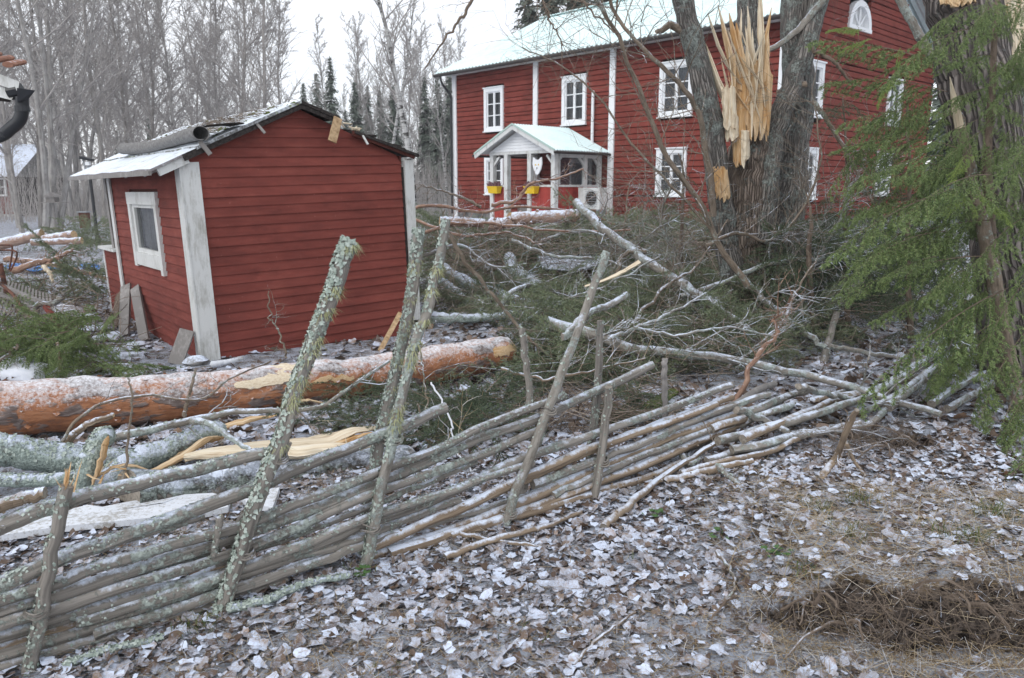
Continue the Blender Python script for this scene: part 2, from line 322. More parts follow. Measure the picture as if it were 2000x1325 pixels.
    m = NM('rusty_metal', .8, .4); m.col(m.ramp(m.noise(m.obj(), 20, 4), [(.35, (.05, .03, .025)), (.65, (.20, .08, .05))])); M['rust'] = m.m
    m = NM('blue_tarp', .5, .4); m.col(m.frost((.03, .22, .62), .1, 20)); M['blue'] = m.m
    m = NM('snow_board', .8, .2); n1 = m.noise(m.obj(), 50, 5, .75); n2 = m.noise(m.obj(), 6, 4)
    m.col(m.mix(m.thr(m.ma('ADD', m.ma('MULTIPLY', n1, .6), m.ma('MULTIPLY', n2, .4)), .40, .50), (.40, .39, .37), (.70, .73, .78))); m.bump(n1, .4, .006); M['snowboard'] = m.m
    m = NM('stone', .9, .2); n1 = m.noise(m.obj(), 8, 6, .7); m.col(m.frost(m.ramp(n1, [(.35, (.16, .155, .15)), (.65, (.34, .33, .32))]), .42, 12)); m.bump(n1, .6, .02); M['stone'] = m.m
    m = NM('snow', .8, .2); m.col(m.ramp(m.noise(m.obj(), 20, 4), [(.3, (.70, .74, .82)), (.7, (.84, .86, .92))])); M['snow'] = m.m
    m = NM('foundation_stone', .9, .1); n1 = m.noise(m.obj(), 4, 6, .7); m.col(m.ramp(n1, [(.35, (.09, .09, .09)), (.65, (.24, .235, .23))])); m.bump(n1, .6, .03); M['found'] = m.m
    m = NM('birch_bark', .8, .2); n1 = m.noise(m.bc((2, 2, 7)), 1, 4, .7); m.col(m.ramp(n1, [(.42, (.07, .065, .06)), (.50, (.50, .50, .49)), (.8, (.68, .68, .67))])); M['birch'] = m.m
    m = NM('clay_tile', .9, .2); m.col(m.frost(m.ramp(m.noise(m.obj(), 12, 4), [(.35, (.20, .10, .07)), (.65, (.38, .20, .14))]), .1, 20)); M['tile'] = m.m
    m = NM('dark_tarp', .5, .4); m.col(m.frost((.035, .042, .05), .25, 9)); M['tarp'] = m.m
    m = NM('red_soil', .95, .1); n1 = m.noise(m.obj(), 30, 6, .75); m.col(m.ramp(n1, [(.35, (.02, .014, .01)), (.6, (.10, .06, .035)), (.75, (.35, .15, .05))])); m.bump(n1, 1, .03); M['soil'] = m.m
mk()
# ------------------------------------------------------------------ ground: one sheet to the horizon, finer near the camera
def ground():
    n = 440; K = 7.2; xs = np.sinh(np.linspace(-1, 1, n)*K)/math.sinh(K)*420 + .8
    ys = -14 + 0*np.arange(n, dtype=float); q = np.linspace(-1, 1, n); ys = np.sinh((q+.14)*K)/math.sinh(K)*420+2.9
    X, Y = np.meshgrid(xs, ys); Z = np.array([H(a, b) for a, b in zip(X.ravel(), Y.ravel())])
    v = np.stack([X.ravel(), Y.ravel(), Z], 1); i = np.arange(n*n).reshape(n, n)
    f = np.stack([i[:-1, :-1], i[:-1, 1:], i[1:, 1:], i[1:, :-1]], -1).reshape(-1, 4)
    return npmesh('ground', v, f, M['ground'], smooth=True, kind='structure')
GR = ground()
# ------------------------------------------------------------------ the big red log house
p0 = P(1517, 367, 19.267); p0.z = 0
dd = V((-.68088, .73239, 0)); gg = V((.73239, .68088, 0))
def TH(t, s, z): return p0 + dd*t + gg*s + V((0, 0, z))
HL, HW, EV = 12.61, 9.6, 5.52
RP = (8.05-5.50)/4.8
house = thing('log_house', 'large two storey red log farmhouse with white trim and snowy corrugated roof', 'house', TH(HL/2, HW/2, .3))
def logpiece(fr, a, b, z0a, z0b, z1a, z1b, out=.10, e=.010):
    """one squared log; fr(t,out,z)->point"""
    mb = MB(); n = 3
    prof = []
    for k in range(n+1):
        u = k/n; t = a+(b-a)*u; lo = z0a+(z0b-z0a)*u + e*.5; hi = z1a+(z1b-z1a)*u - e*.5; w = .012*nz(t*1.3, lo*3)
        prof.append([fr(t, 0, lo), fr(t, out-.024, lo), fr(t, out+w, lo+.018), fr(t, out+w, hi-.02), fr(t, out-.022, hi), fr(t, 0, hi)])
    vs = [p for r in prof for p in r]; fs = []
    for k in range(n):
        for j in range(5): fs.append((k*6+j, k*6+j+1, (k+1)*6+j+1, (k+1)*6+j))
    fs += [(0, 1, 2, 3, 4, 5), tuple(n*6+j for j in (5, 4, 3, 2, 1, 0))]
    mb.add(vs, fs); mb.build('log', M['red_log'], house)
def wall_logs(fr, length, openings, z0, z1, top=None, h=.158, seed=1, out=.10):
    k = 0; z = z0
    jo = lambda t, zz: .055*nz(t*.35+seed*7, zz*5.3)
    while z < z1-.02:
        zt = min(z+h, z1); lo, hi = 0, length
        if top:
            lo, hi = top((z+zt)/2)
            if hi-lo < .3: break
        segs = [(lo, hi)]
        for (a, b, c, d) in openings:
            if c < zt-.03 and d > z+.03:
                ns = []
                for (p, q) in segs:
                    if a > p: ns.append((p, min(a, q)))
                    if b < q: ns.append((max(b, p), q))
                    if a <= p and b >= q: pass
                segs = [x for x in ns if x[1]-x[0] > .05]
        for (p, q) in segs:
            mid = []
            if q-p > 5.2: mid = [(p, (p+q)/2), ((p+q)/2, q)]
            else: mid = [(p, q)]
            for (p_, q_) in mid:
                ja = lambda t, zz: zz + (jo(t, zz) if z0+.01 < zz < z1-.01 else 0)
                logpiece(fr, p_+.002, q_-.002, ja(p_, z), ja(q_, z), ja(p_, zt), ja(q_, zt), out)
        z = zt; k += 1
front = lambda t, o, z: TH(t, -o+.10, z)
gable = lambda s, o, z: TH(-o+.10, s, z)
WF = [(9.97, 10.93, 3.51, 4.91), (6.30, 7.28, 3.51, 4.91), (2.55, 3.62, 3.51, 4.91), (9.97, 10.93, 1.40, 2.66), (2.66, 3.64, 1.40, 2.66), (.35, 1.25, 1.4, 2.66)]
WG = [(1.05, 1.98, 3.40, 4.72), (1.05, 1.98, 1.34, 2.60), (6.1, 7.1, 3.45, 4.75), (5.75, 6.75, 1.4, 2.6)]
PD = [(5.75, 6.55, .9, 2.45)]
wall_logs(front, HL, WF, .75, EV, seed=1)
wall_logs(gable, HW, WG, .75, EV, seed=2)
wall_logs(gable, HW, [(3.2, 4.5, 5.85, 6.5)], EV, 8.0, top=lambda z: ((z-EV)/RP*1.0, HW-(z-EV)/RP), seed=3)
mb = MB()   # inner core so no light leaks between the logs
mb.box((.10, .12, .35), (HL-.10, .16, EV), 0, TH); mb.box((.12, .16, .35), (.16, HW-.1, EV), 0, TH)
mb.box((HL-.15, .1, .35), (HL, HW, EV), 0, TH); mb.box((0, HW-.15, .35), (HL, HW-.0, EV), 0, TH)
mb.build('wall_core', M['dark'], house)
mb = MB(); mb.box((.02, .03, -.4), (HL-.02, .22, .75), 0, TH); mb.box((.02, .22, -.4), (.22, HW, .75), 0, TH); mb.build('foundation', M['found'], house)
# gable back end
mb = MB(); mb.add([TH(HL, 0, EV), TH(HL, HW, EV), TH(HL, HW/2, 8.0)], [(0, 1, 2)]); mb.build('far_gable_wall', M['red_log'], house)
def house_window(fr, a, b, z0, z1, curtain='curtain'):
    cw = .12; w = MB()
    def B(mbx, a_, b_, o0, o1, c, d): mbx.box((a_, o0, c), (b_, o1, d), 0, lambda t, o, z: fr(t, o, z))
    B(w, a, a+cw, .0, .155, z0, z1); B(w, b-cw, b, 0, .155, z0, z1); B(w, a+cw, b-cw, 0, .150, z0, z0+.11); B(w, a-.02, b+.02, -.02, .165, z1, z1+.10) if False else B(w, a+cw, b-cw, 0, .150, z1-.12, z1)
    B(w, a-.03, b+.03, .10, .185, z1+.002, z1+.035); B(w, a-.02, b+.02, .10, .20, z0-.035, z0-.002)
    f = w.build('window', M['white_clean'], house)
    ia, ib, iz0, iz1 = a+cw, b-cw, z0+.11, z1-.12; mid = (ia+ib)/2; s = MB()
    for (x0, x1) in ((ia, mid-.002), (mid+.002, ib)):
        B(s, x0, x0+.04, .05, .11, iz0, iz1); B(s, x1-.04, x1, .05, .11, iz0, iz1)
        B(s, x0+.04, x1-.04, .05, .108, iz0, iz0+.04); B(s, x0+.04, x1-.04, .05, .108, iz1-.04, iz1)
        hh = (iz1-iz0-.04)/3
        for k in (1, 2): B(s, x0+.04, x1-.04, .055, .10, iz0+.02+hh*k-.014, iz0+.02+hh*k+.014)
    s.build('sash', M['white_clean'], f)
    for (x0, x1) in ((ia+.035, mid-.037), (mid+.037, ib-.035)):
        for k in range(3):
            hh = (iz1-iz0-.04)/3; zz = iz0+.02+hh*k
            g = MB(); B(g, x0, x1, .070, .076, zz+.0, zz+hh); g.build('pane', M['glass'], f)
    for (x0, x1) in ((ia, ia+(ib-ia)*.36), (ib-(ib-ia)*.36, ib)):
        c = MB(); n = 10; vs = []
        for k in range(n+1):
            t = x0+(x1-x0)*k/n; o = .0+.018*math.sin(k*1.9)
            vs += [fr(t, o, iz0), fr(t, o, iz1)]
        c.add(vs, [(2*k, 2*k+2, 2*k+3, 2*k+1) for k in range(n)]); c.build('curtain', M[curtain], f)
for w_ in WF: house_window(front, *w_)
for w_ in WG: house_window(gable, *w_, curtain='lace')
# half-round attic window
mb = MB(); n = 12; cx, r0 = 3.85, .66
def arc(r, o): return [gable(cx+r*math.cos(math.pi*k/n), o, 5.86+r*math.sin(math.pi*k/n)*.98) for k in range(n+1)]
for (ra, rb, o0, o1) in ((.52, .68, 0, .15),):
    A, B_, C_, D_ = arc(ra, o1), arc(rb, o1), arc(rb, o0), arc(ra, o0)
    mb.add(A+B_+C_+D_, [(k, k+1, n+1+k+1, n+1+k) for k in range(n)]+[(n+1+k, n+2+k, 2*n+3+k, 2*n+2+k) for k in range(n)]+[(3*(n+1)+k, 3*(n+1)+k+1, k+1, k) for k in range(n)])
mb.box((cx-.70, 0, 5.76), (cx+.70, .16, 5.86), 0, gable)
for k in (3, 6, 9):
    a = math.pi*k/n; mb.bar(gable(cx, .10, 5.87), gable(cx+.53*math.cos(a), .10, 5.86+.52*math.sin(a)), .03, .03)
aw = mb.build('attic_window', M['white_clean'], house)
mb = MB(); mb.add([gable(cx, .06, 5.86)]+arc(.53, .06), [(0, k+1, k+2) for k in range(n)]); mb.build('pane', M['lace'], aw)
# white corner boards and pilasters
for t0, t1 in ((-.03, .12), (5.19, 5.39), (8.35, 8.54), (HL-.16, HL+.03)):
    mb = MB(); mb.box((t0, -.05, .55), (t1, .0, EV+.05), 0, TH); mb.build('pilaster', M['white_clean'], house)
mb = MB(); mb.box((-.05, -.05, .55), (-.0, .13, EV+.1), 0, TH); mb.build('pilaster', M['white_clean'], house)
mb = MB(); mb.tube([TH(5.97, -.09, 2.75), TH(5.97, -.09, 4.42)], .045, 8); mb.build('vent_pipe', M['white_clean'], house)
# roof: corrugated sheets, two slopes
def roof_slope(sa, za, sb, zb, t0, t1, mat, per=.15, amp=.022, parent=house, TT=TH, name='roof_sheet', thick=.015):
    n = int((t1-t0)/per*4); vs = []; fs = []
    for k in range(n+1):
        t = t0+(t1-t0)*k/n; w = amp*math.cos(2*math.pi*k/4)
        vs += [TT(t, sa, za+w), TT(t, sb, zb+w), TT(t, sb, zb+w-thick), TT(t, sa, za+w-thick)]
    for k in range(n):
        a, b = 4*k, 4*k+4
        fs += [(a, b, b+1, a+1), (a+3, a+2, b+2, b+3), (a, a+3, b+3, b), (a+1, b+1, b+2, a+2)]
    fs += [(0, 1, 2, 3), (4*n+3, 4*n+2, 4*n+1, 4*n)]
    mb = MB(); mb.add(vs, fs); return mb.build(name, mat, parent)
zr = lambda s: 5.83+.48*s
roof_slope(-.52, zr(-.52), 4.8, zr(4.8), -.45, HL+.42, M['roof'], per=.17, amp=.024)
roof_slope(HW+.52, zr(-.52), 4.81, zr(4.8), -.45, HL+.42, M['roof'], per=.17, amp=.024)
mb = MB()
for k in range(34):   # soffit boards under the eave
    t = -.4+k*.39; mb.box((t, -.46, 5.50), (t+.37, .04, 5.53), 0, TH)
mb.build('soffit', M['white_old'], house)
mb = MB(); mb.box((-.42, -.47, 5.535), (HL+.40, -.445, 5.59), 0, TH); mb.build('eave_board', M['white_old'], house)
mb = MB(); vs = []; n = 6
mb.tube([TH(-.44, -.56, 5.49), TH(HL+.40, -.56, 5.49)], .055, 8); mb.build('gutter', M['gutter'], house)
mb = MB(); mb.tube(curve([TH(HL+.05, -.56, 5.46), TH(HL+.02, -.5, 5.2), TH(HL-.0, -.16, 4.85), TH(HL+.02, -.13, 4.6)], 10)+[TH(HL+.02, -.13, .7)], .042, 8); mb.build('downpipe', M['black'], house)
for s0, s1 in ((-.52, 4.8), (HW+.52, 4.8)):
    mb = MB(); mb.bar(TH(-.47, s0, zr(-.52)-.13), TH(-.47, s1, zr(4.8)-.13), .035, .17); mb.build('barge_board', M['white_old'], house)
    mb = MB(); mb.bar(TH(HL+.44, s0, zr(-.52)-.13), TH(HL+.44, s1, zr(4.8)-.13), .035, .17); mb.build('barge_board', M['white_old'], house)
mb = MB(); mb.bar(TH(-.46, 4.8, zr(4.8)+.03), TH(HL+.43, 4.8, zr(4.8)+.03), .3, .03); mb.build('ridge_cap', M['roof'], house)
# ---- porch (parts of the house)
PT0, PT1, PO = 5.66, 8.26, 2.0
mb = MB(); mb.box((PT0-.05, -PO-.05, .55), (PT1+.05, -.06, .72), 0, TH); mb.build('porch_floor', M['greywood'], house)
for (t, s) in ((PT1, -PO), (7.62, -PO), (6.62, -PO), (PT0, -PO), (PT0, -.12), (PT1, -.12), (PT0, -.75)):
    w = .06 if s > -1 else .075
    mb = MB(); mb.box((t-w, s-w, .0 if s < -1 else .72), (t+w, s+w, 2.58), 0, TH); mb.build('porch_post', M['white_old'], house)
for (t, s, dt, ds) in ((PT1, -PO, -1, 0), (PT0, -PO, 1, 0), (PT0, -PO, 0, 1), (PT0, -.12, 0, -1), (PT0, -.75, 0, -1), (PT1, -PO, 0, 1)):
    mb = MB(); mb.bar(TH(t, s, 2.22), TH(t+dt*.3, s+ds*.3, 2.52), .06, .06); mb.build('bracket', M['white_old'], house)
mb = MB(); mb.box((PT0-.09, -PO-.07, 2.58), (PT1+.09, -PO+.07, 2.66), 0, TH); mb.box((PT0-.07, -PO+.07, 2.58), (PT0+.07, -.06, 2.66), 0, TH); mb.box((PT1-.07, -PO+.07, 2.58), (PT1+.07, -.06, 2.66), 0, TH); mb.build('porch_beam', M['white_old'], house)
for (a, b) in (((7.69), (PT1-.07)), (PT0+.07, 6.55)):     # half walls of narrow boards
    n = int((b-a)/.075)
    for k in range(n):
        mb = MB(); t = a+(b-a)*k/n; mb.box((t+.004, -PO-.02, .62), (t+(b-a)/n-.004, -PO+.02, 1.64), 0, TH); mb.build('panel_board', M['red_panel'], house)
    mb = MB(); mb.box((a, -PO-.04, 1.64), (b, -PO+.05, 1.70), 0, TH); mb.build('rail', M['white_old'], house)
n = 24
for k in range(n):
    s = -PO+.08+(PO-.2)*k/n; mb = MB(); mb.box((PT0-.02, s+.004, .55), (PT0+.02, s+(PO-.2)/n-.004, 1.64), 0, TH); mb.build('panel_board', M['red_panel'], house)
mb = MB(); mb.box((PT0-.05, -PO+.08, 1.64), (PT0+.05, -.18, 1.70), 0, TH); mb.build('rail', M['white_old'], house)
# glazed inner frames on the porch's right side and its far wall
for (s0, s1) in ((-1.95+.15, -.82), (-.68, -.19)):
    g = MB(); g.box((PT0+.02, s0, 1.72), (PT0+.03, s1, 2.46), 0, TH); pf = g.build('porch_pane', M['glass'], house)
    for (a, b, c, d) in ((s0-.04, s0, 1.705, 2.5), (s1, s1+.04, 1.705, 2.5)):
        mb = MB(); mb.box((PT0-.03, a, c), (PT0+.03, b, d), 0, TH); mb.build('glazing_bar', M['white_old'], pf)
    mb = MB(); mb.box((PT0-.03, s0, 2.46), (PT0+.03, s1, 2.575), 0, TH); mb.build('glazing_bar', M['white_old'], pf)
mb = MB(); mb.box((6.0, -.06, .72), (6.9, -.03, 2.5), 0, TH); dr = mb.build('door', M['white_old'], house)
mb = MB(); mb.box((6.1, -.075, 1.5), (6.8, -.062, 2.35), 0, TH); mb.build('pane', M['glass'], dr)
mb = MB(); mb.box((6.9, -1.6, .72), (7.6, -1.2, 1.05), 0, TH); mb.box((7.0, -.5, .72), (8.1, -.15, 1.15), 0, TH); mb.build('bench', M['greywood'], house)
PZ = 3.42; pr = lambda t: PZ-.46*abs(t-7.02)
def TP(s, t, z): return TH(t, s, z)
roof_slope(7.02, PZ, 5.32, pr(5.32), -2.36, .02, M['roof'], per=.11, amp=.016, TT=lambda a, b, z: TH(b, a, z), name='porch_roof_sheet')
roof_slope(8.72, pr(8.72), 7.02, PZ, -2.36, .02, M['roof'], per=.11, amp=.016, TT=lambda a, b, z: TH(b, a, z), name='porch_roof_sheet')
for t in (5.32, 8.72):
    mb = MB(); mb.bar(TH(t, -2.35, pr(t)-.09), TH(7.02, -2.35, PZ-.09), .03, .13); bb = mb.build('barge_board', M['white_old'], house)
    mb = MB(); mb.bar(TH(t, -2.375, pr(t)-.005), TH(7.02, -2.375, PZ-.005), .02, .05); mb.build('metal_edge', M['greentrim'], bb)
    mb = MB(); mb.tube([TH(t+(.03 if t > 7 else -.03), -2.4, pr(t)-.07), TH(t+(.03 if t > 7 else -.03), .0, pr(t)-.07)], .035, 8); mb.build('gutter', M['gutter'], house)
mb = MB()   # lining under the porch roof
for t in (5.4, 8.64): mb.add([TH(t, -2.3, pr(t)-.06), TH(7.02, -2.3, PZ-.06), TH(7.02, -.06, PZ-.06), TH(t, -.06, pr(t)-.06), TH(t, -2.3, pr(t)-.03), TH(7.02, -2.3, PZ-.03), TH(7.02, -.06, PZ-.03), TH(t, -.06, pr(t)-.03)], [(0, 1, 2, 3), (7, 6, 5, 4), (0, 4, 5, 1), (3, 2, 6, 7), (0, 3, 7, 4)])
mb.build('porch_ceiling', M['white_old'], house)
k = 0
for k in range(8):      # horizontal boards filling the porch gable
    z0 = 2.665+k*.085; z1 = z0+.08; hw = lambda z: (PZ-.13-z)/.46
    a0, a1 = min(hw(z0), 1.36), min(hw(z1), 1.36)
    if a1 < .05: break
    mb = MB(); y0, y1 = -PO-.06, -PO-.035
    mb.hexa([TH(7.0-a0, y0, z0), TH(7.0+a0, y0, z0), TH(7.0+a0, y1, z0), TH(7.0-a0, y1, z0), TH(7.0-a1, y0+.008, z1), TH(7.0+a1, y0+.008, z1), TH(7.0+a1, y1, z1), TH(7.0-a1, y1, z1)]); mb.build('gable_board', M['white_clean'], house)
# flower boxes, cat board, heat pump: things of their own
for (t, lab) in ((8.02, 'yellow flower box with heather hung on the left front panel of the porch'), (6.42, 'yellow flower box with heather hung beside the middle porch post')):
    T_ = thing('flower_box', lab, 'flower box', TH(t, -PO-.15, 1.2), 'yellow flower boxes on the porch')
    mb = MB(); a, b = t-.22, t+.22
    mb.hexa([TH(a+.03, -PO-.24, 1.45), TH(b-.03, -PO-.24, 1.45), TH(b-.03, -PO-.08, 1.45), TH(a+.03, -PO-.08, 1.45), TH(a, -PO-.27, 1.64), TH(b, -PO-.27, 1.64), TH(b, -PO-.06, 1.64), TH(a, -PO-.06, 1.64)])
    mb.box((a-.01, -PO-.28, 1.63), (b+.01, -PO-.055, 1.66), 0, TH); mb.build('box', M['yellow'], T_)
    mb = MB()
    for _ in range(160):
        p = TH(random.uniform(a, b), -PO-random.uniform(.08, .26), 1.64); q = p+V((random.uniform(-.07, .07), random.uniform(-.07, .07), random.uniform(.06, .17))); w = V((.012, 0, 0))
        mb.add([p-w, p+w, q+w*.5, q-w*.5], [(0, 1, 2, 3)])
    mb.build('heather', M['heather'], T_)
T_ = thing('animal_board', 'white painted wooden cutout shaped like a cat head hanging on the porch', 'ornament', TH(6.25, -PO-.12, 2.2))
sh = [(-.17, .22), (-.12, .20), (-.06, .15), (.06, .15), (.12, .20), (.17, .22), (.19, .05), (.15, -.10), (.06, -.22), (0, -.25), (-.06, -.22), (-.15, -.10), (-.19, .05)]
mb = MB(); n = len(sh); fr_ = [TH(6.22+a, -PO-.14, 2.24+b*1.05) for a, b in sh]; bk_ = [TH(6.22+a, -PO-.11, 2.24+b*1.05) for a, b in sh]
mb.add(fr_+bk_, [tuple(range(n)), tuple(range(2*n-1, n-1, -1))]+[(i, (i+1) % n, n+(i+1) % n, n+i) for i in range(n)]); mb.build('board', M['white_clean'], T_)
for dx in (-.06, .06):
    mb = MB(); mb.box((6.22+dx-.018, -PO-.15, 2.24), (6.22+dx+.018, -PO-.142, 2.275), 0, TH); mb.build('painted_eye', M['yellow'], T_)
mb = MB(); mb.add([TH(6.19, -PO-.15, 2.18), TH(6.25, -PO-.15, 2.18), TH(6.22, -PO-.15, 2.13)], [(0, 1, 2)]); mb.build('painted_nose', M['gutter'], T_)
_TH = TH
def TH(t, s, z): return _TH(t-.05, s-.60, z+.30)
T_ = thing('heat_pump', 'pale outdoor heat pump unit with round fan beside the porch wall', 'heat pump', TH(5.0, -1.2, .9))
mb = MB(); mb.box((4.62, -.72, .72), (5.42, -.40, 1.32), 0, TH); mb.build('casing', M['white_old'], T_)
mb = MB()
for k in range(7): mb.box((4.70, -.735, .79+k*.07), (5.15, -.722, .80+k*.07), 0, TH)
c_ = [TH(4.93+.22*math.cos(a), -.725, 1.02+.22*math.sin(a)) for a in lerps(0, 2*math.pi, 25)]; mb.tube(c_, .008, 4); mb.build('fan_grille', M['metal'], T_)
mb = MB(); mb.add([TH(4.93+.2*math.cos(a), -.722, 1.02+.2*math.sin(a)) for a in lerps(0, 2*math.pi, 17)[:-1]], [tuple(range(16))]); mb.build('fan', M['dark'], T_)
for t in (4.7, 5.3):
    mb = MB(); mb.box((t-.03, -.74, -.25), (t+.03, -.38, .715), 0, TH); mb.build('bracket', M['metal'], T_)
TH = _TH
# ------------------------------------------------------------------ the leaning playhouse shed
_R = Matrix.Rotation(.674, 3, 'Z') @ Matrix.Rotation(-.034, 3, 'Y') @ Matrix.Rotation(-.004, 3, 'X')
_O = V((-2.905, 7.108, .02))
def TS(u, v, w): return _O + _R @ V((u, v, w))
shed = thing('playhouse_shed', 'small red clapboard playhouse leaning to one side with a damaged snowy roof', 'shed', TS(1.1, 1.5, 0))
SW, SWH, SAH, SLN = 2.24, 1.83, 2.30, 2.95
hc = .0905
def wtop(u): return SWH + (SAH-SWH)*(1-abs(u-SW/2)/(SW/2))
k = 0; z = -.14
while z < SAH:      # front clapboards
    z1 = z+hc; a0 = b0 = None
    def ur(zz):
        if zz <= SWH: return 0.0, SW
        f = (zz-SWH)/(SAH-SWH); return f*SW/2, SW-f*SW/2
    if z >= SAH-.02: break
    (a0, b0), (a1, b1) = ur(z), ur(min(z1, SAH-.004)); zt = min(z1, SAH-.004)
    if z > 2.02: b0 = min(b0, 2.3); 
    jit = random.uniform(-.0025, .0025); mb = MB()
    lo, hi = -.024+jit, -.012
    mb.hexa([TS(a0, lo, z), TS(b0, lo, z), TS(b0, 0, z), TS(a0, 0, z), TS(a1, hi, zt+.008), TS(b1, hi, zt+.008), TS(b1, 0, zt+.008), TS(a1, 0, zt+.008)], 0)
    mb.build('board', M['red'], shed); z = z1
mb = MB(); mb.box((-.01, -.034, -.20), (SW, -.002, -.135), 0, TS); mb.build('sill_board', M['red'], shed)
WA, WB, WZ0, WZ1 = .90, 2.06, .80, 1.52
z = -.14
while z < SWH-.09:      # clapboards of the window side
    z1 = z+hc; segs = [(0.0, SLN)]
    if z1 > WZ0+.02 and z < WZ1-.02: segs = [(0.0, WA), (WB, SLN)]
    for (a, b) in segs:
        mb = MB(); mb.hexa([TS(-.028, a, z), TS(0, a, z), TS(0, b, z), TS(-.028, b, z), TS(-.012, a, z1+.008), TS(0, a, z1+.008), TS(0, b, z1+.008), TS(-.012, b, z1+.008)]); mb.build('board', M['red'], shed)
    z = z1
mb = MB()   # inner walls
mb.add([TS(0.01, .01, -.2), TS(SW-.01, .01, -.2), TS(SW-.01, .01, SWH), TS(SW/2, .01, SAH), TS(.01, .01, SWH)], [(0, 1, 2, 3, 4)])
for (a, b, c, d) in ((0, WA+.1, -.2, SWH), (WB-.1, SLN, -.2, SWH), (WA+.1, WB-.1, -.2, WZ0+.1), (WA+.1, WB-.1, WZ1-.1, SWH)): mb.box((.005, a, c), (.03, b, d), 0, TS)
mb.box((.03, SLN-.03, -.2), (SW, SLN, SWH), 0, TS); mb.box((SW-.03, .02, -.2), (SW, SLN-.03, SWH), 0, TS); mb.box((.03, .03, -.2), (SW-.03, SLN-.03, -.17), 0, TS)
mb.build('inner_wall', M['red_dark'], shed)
z = -.14
while z < SWH:      # right-hand wall boards
    mb = MB(); mb.box((SW, 0, z), (SW+.02, SLN, z+hc-.004), 0, TS); mb.build('board', M['red'], shed); z += hc
# window
mb = MB(); o = -.055
mb.box((o, WA-.02, WZ1-.10), (-.004, WB+.02, WZ1+.03), 0, TS); mb.box((o, WA, WZ0-.09), (-.004, WA+.09, WZ1-.10), 0, TS); mb.box((o, WB-.10, WZ0-.06), (-.004, WB, WZ1-.10), 0, TS); mb.box((o+.004, WA+.09, WZ0-.04), (-.004, WB-.10, WZ0+.10), 0, TS)
wf = mb.build('window', M['white_old'], shed)
mb = MB()
ia, ib, iz0, iz1 = WA+.09, WB-.10, WZ0+.10, WZ1-.10
for (a, b, c, d) in ((ia, ia+.045, iz0, iz1), (ib-.07, ib, iz0, iz1), (ia+.045, ib-.07, iz0, iz0+.045), (ia+.045, ib-.07, iz1-.035, iz1)): mb.box((-.03, a, c), (.02, b, d), 0, TS)
mb.build('sash', M['white_old'], wf)
mb = MB(); mb.box((-.004, ia+.045, iz0+.045), (.0, ib-.07, iz1-.035), 0, TS); mb.build('pane', M['glass'], wf)
mb = MB(); n = 14; vs = []
for k in range(n+1):
    t = 1.42+(1.90-1.42)*k/n; oo = .07+.02*math.sin(k*1.7); zb = .93+.03*math.sin(k)
    vs += [TS(oo, t, zb), TS(oo, t, 1.45)]
mb.add(vs, [(2*k, 2*k+2, 2*k+3, 2*k+1) for k in range(n)]); mb.build('curtain', M['lace'], wf)
# corner boards
for (a, b) in (((-.035, -.050, -.17), (.125, -.030, SWH-.02)), ((-.052, -.050, -.17), (-.030, .105, SWH-.03)), ((-.05, SLN-.10, -.15), (-.030, SLN+.02, SWH-.05))):
    mb = MB(); mb.box(a, b, 0, TS); mb.build('corner_board', M['white_old'], shed)
mb = MB(); mb.bar(TS(SW+.085, -.04, 1.80), TS(SW+.075, -.03, .05), .105, .024, upv=_R @ V((0, 1, 0))); mb.build('corner_board', M['white_old'], shed, label='white corner board sprung loose from the wall')
mb = MB(); mb.box((SW+.002, -.03, 0.0), (SW+.022, .03, SWH-.1), 0, TS); mb.build('batten', M['dark'], shed)
# back porch: half wall, ledge and post
for k in range(10):
    mb = MB(); zz = -.12+k*.095; mb.box((-.022, SLN+.06, zz), (.0, 3.80, zz+.088), 0, TS); mb.build('board', M['red'], shed)
mb = MB(); mb.box((-.08, SLN+.03, .832), (.10, 3.86, .865), 0, TS); mb.build('ledge', M['white_old'], shed)
mb = MB(); mb.box((-.03, 3.80, -.15), (.05, 3.86, .83), 0, TS); mb.build('corner_board', M['white_old'], shed)
mb = MB(); mb.box((-.02, 3.20, .866), (.09, 3.31, 1.72), 0, TS); mb.build('porch_post', M['greywood'], shed)
mb = MB(); mb.box((1.9, 3.6, -.1), (2.0, 3.7, 1.75), 0, TS); mb.build('porch_post', M['greywood'], shed)
# roof
V0, V1 = -.13, 3.74
rz = lambda u: 2.375 - (2.375-1.905)/1.12*abs(u-1.12)
def slab(mb, ua, ub, va, vb, za=None, zb=None, th=.03, mi=0, nn=10, rag=0):
    za = rz(ua) if za is None else za; zb = rz(ub) if zb is None else zb; vs = []
    for k in range(nn+1):
        v = va+(vb-va)*k/nn; r = rag*noise.noise(V((k*1.7, ua*9, 3))); s_ = .012*noise.noise(V((v*2, 7, 1)))
        vs += [TS(ua, v, za+s_), TS(ub+r, v, zb+s_), TS(ub+r, v, zb-th+s_), TS(ua, v, za-th+s_)]
    fs = []
    for k in range(nn):
        a, b = 4*k, 4*k+4; fs += [(a, a+1, b+1, b), (a+3, b+3, b+2, a+2), (a, b, b+3, a+3), (a+1, a+2, b+2, b+1)]
    fs += [(0, 3, 2, 1), (4*nn, 4*nn+1, 4*nn+2, 4*nn+3)]; mb.add(vs, fs, mi)
mb = MB(); slab(mb, 1.12, .10, V0, V1); mb.build('roof_felt', M['felt_snow'], shed, smooth=False)
mb = MB(); slab(mb, .10, -.31, V0+.02, V1-.01, rz(.10)-.015, rz(-.31)-.02, .022)
mb.build('eave_boards', M['board_snow'], shed)
mb = MB(); mb.box((-.33, V0+.01, rz(-.31)-.075), (-.305, V1-.02, rz(-.31)-.035), 0, TS); mb.build('eave_trim', M['greywood'], shed)
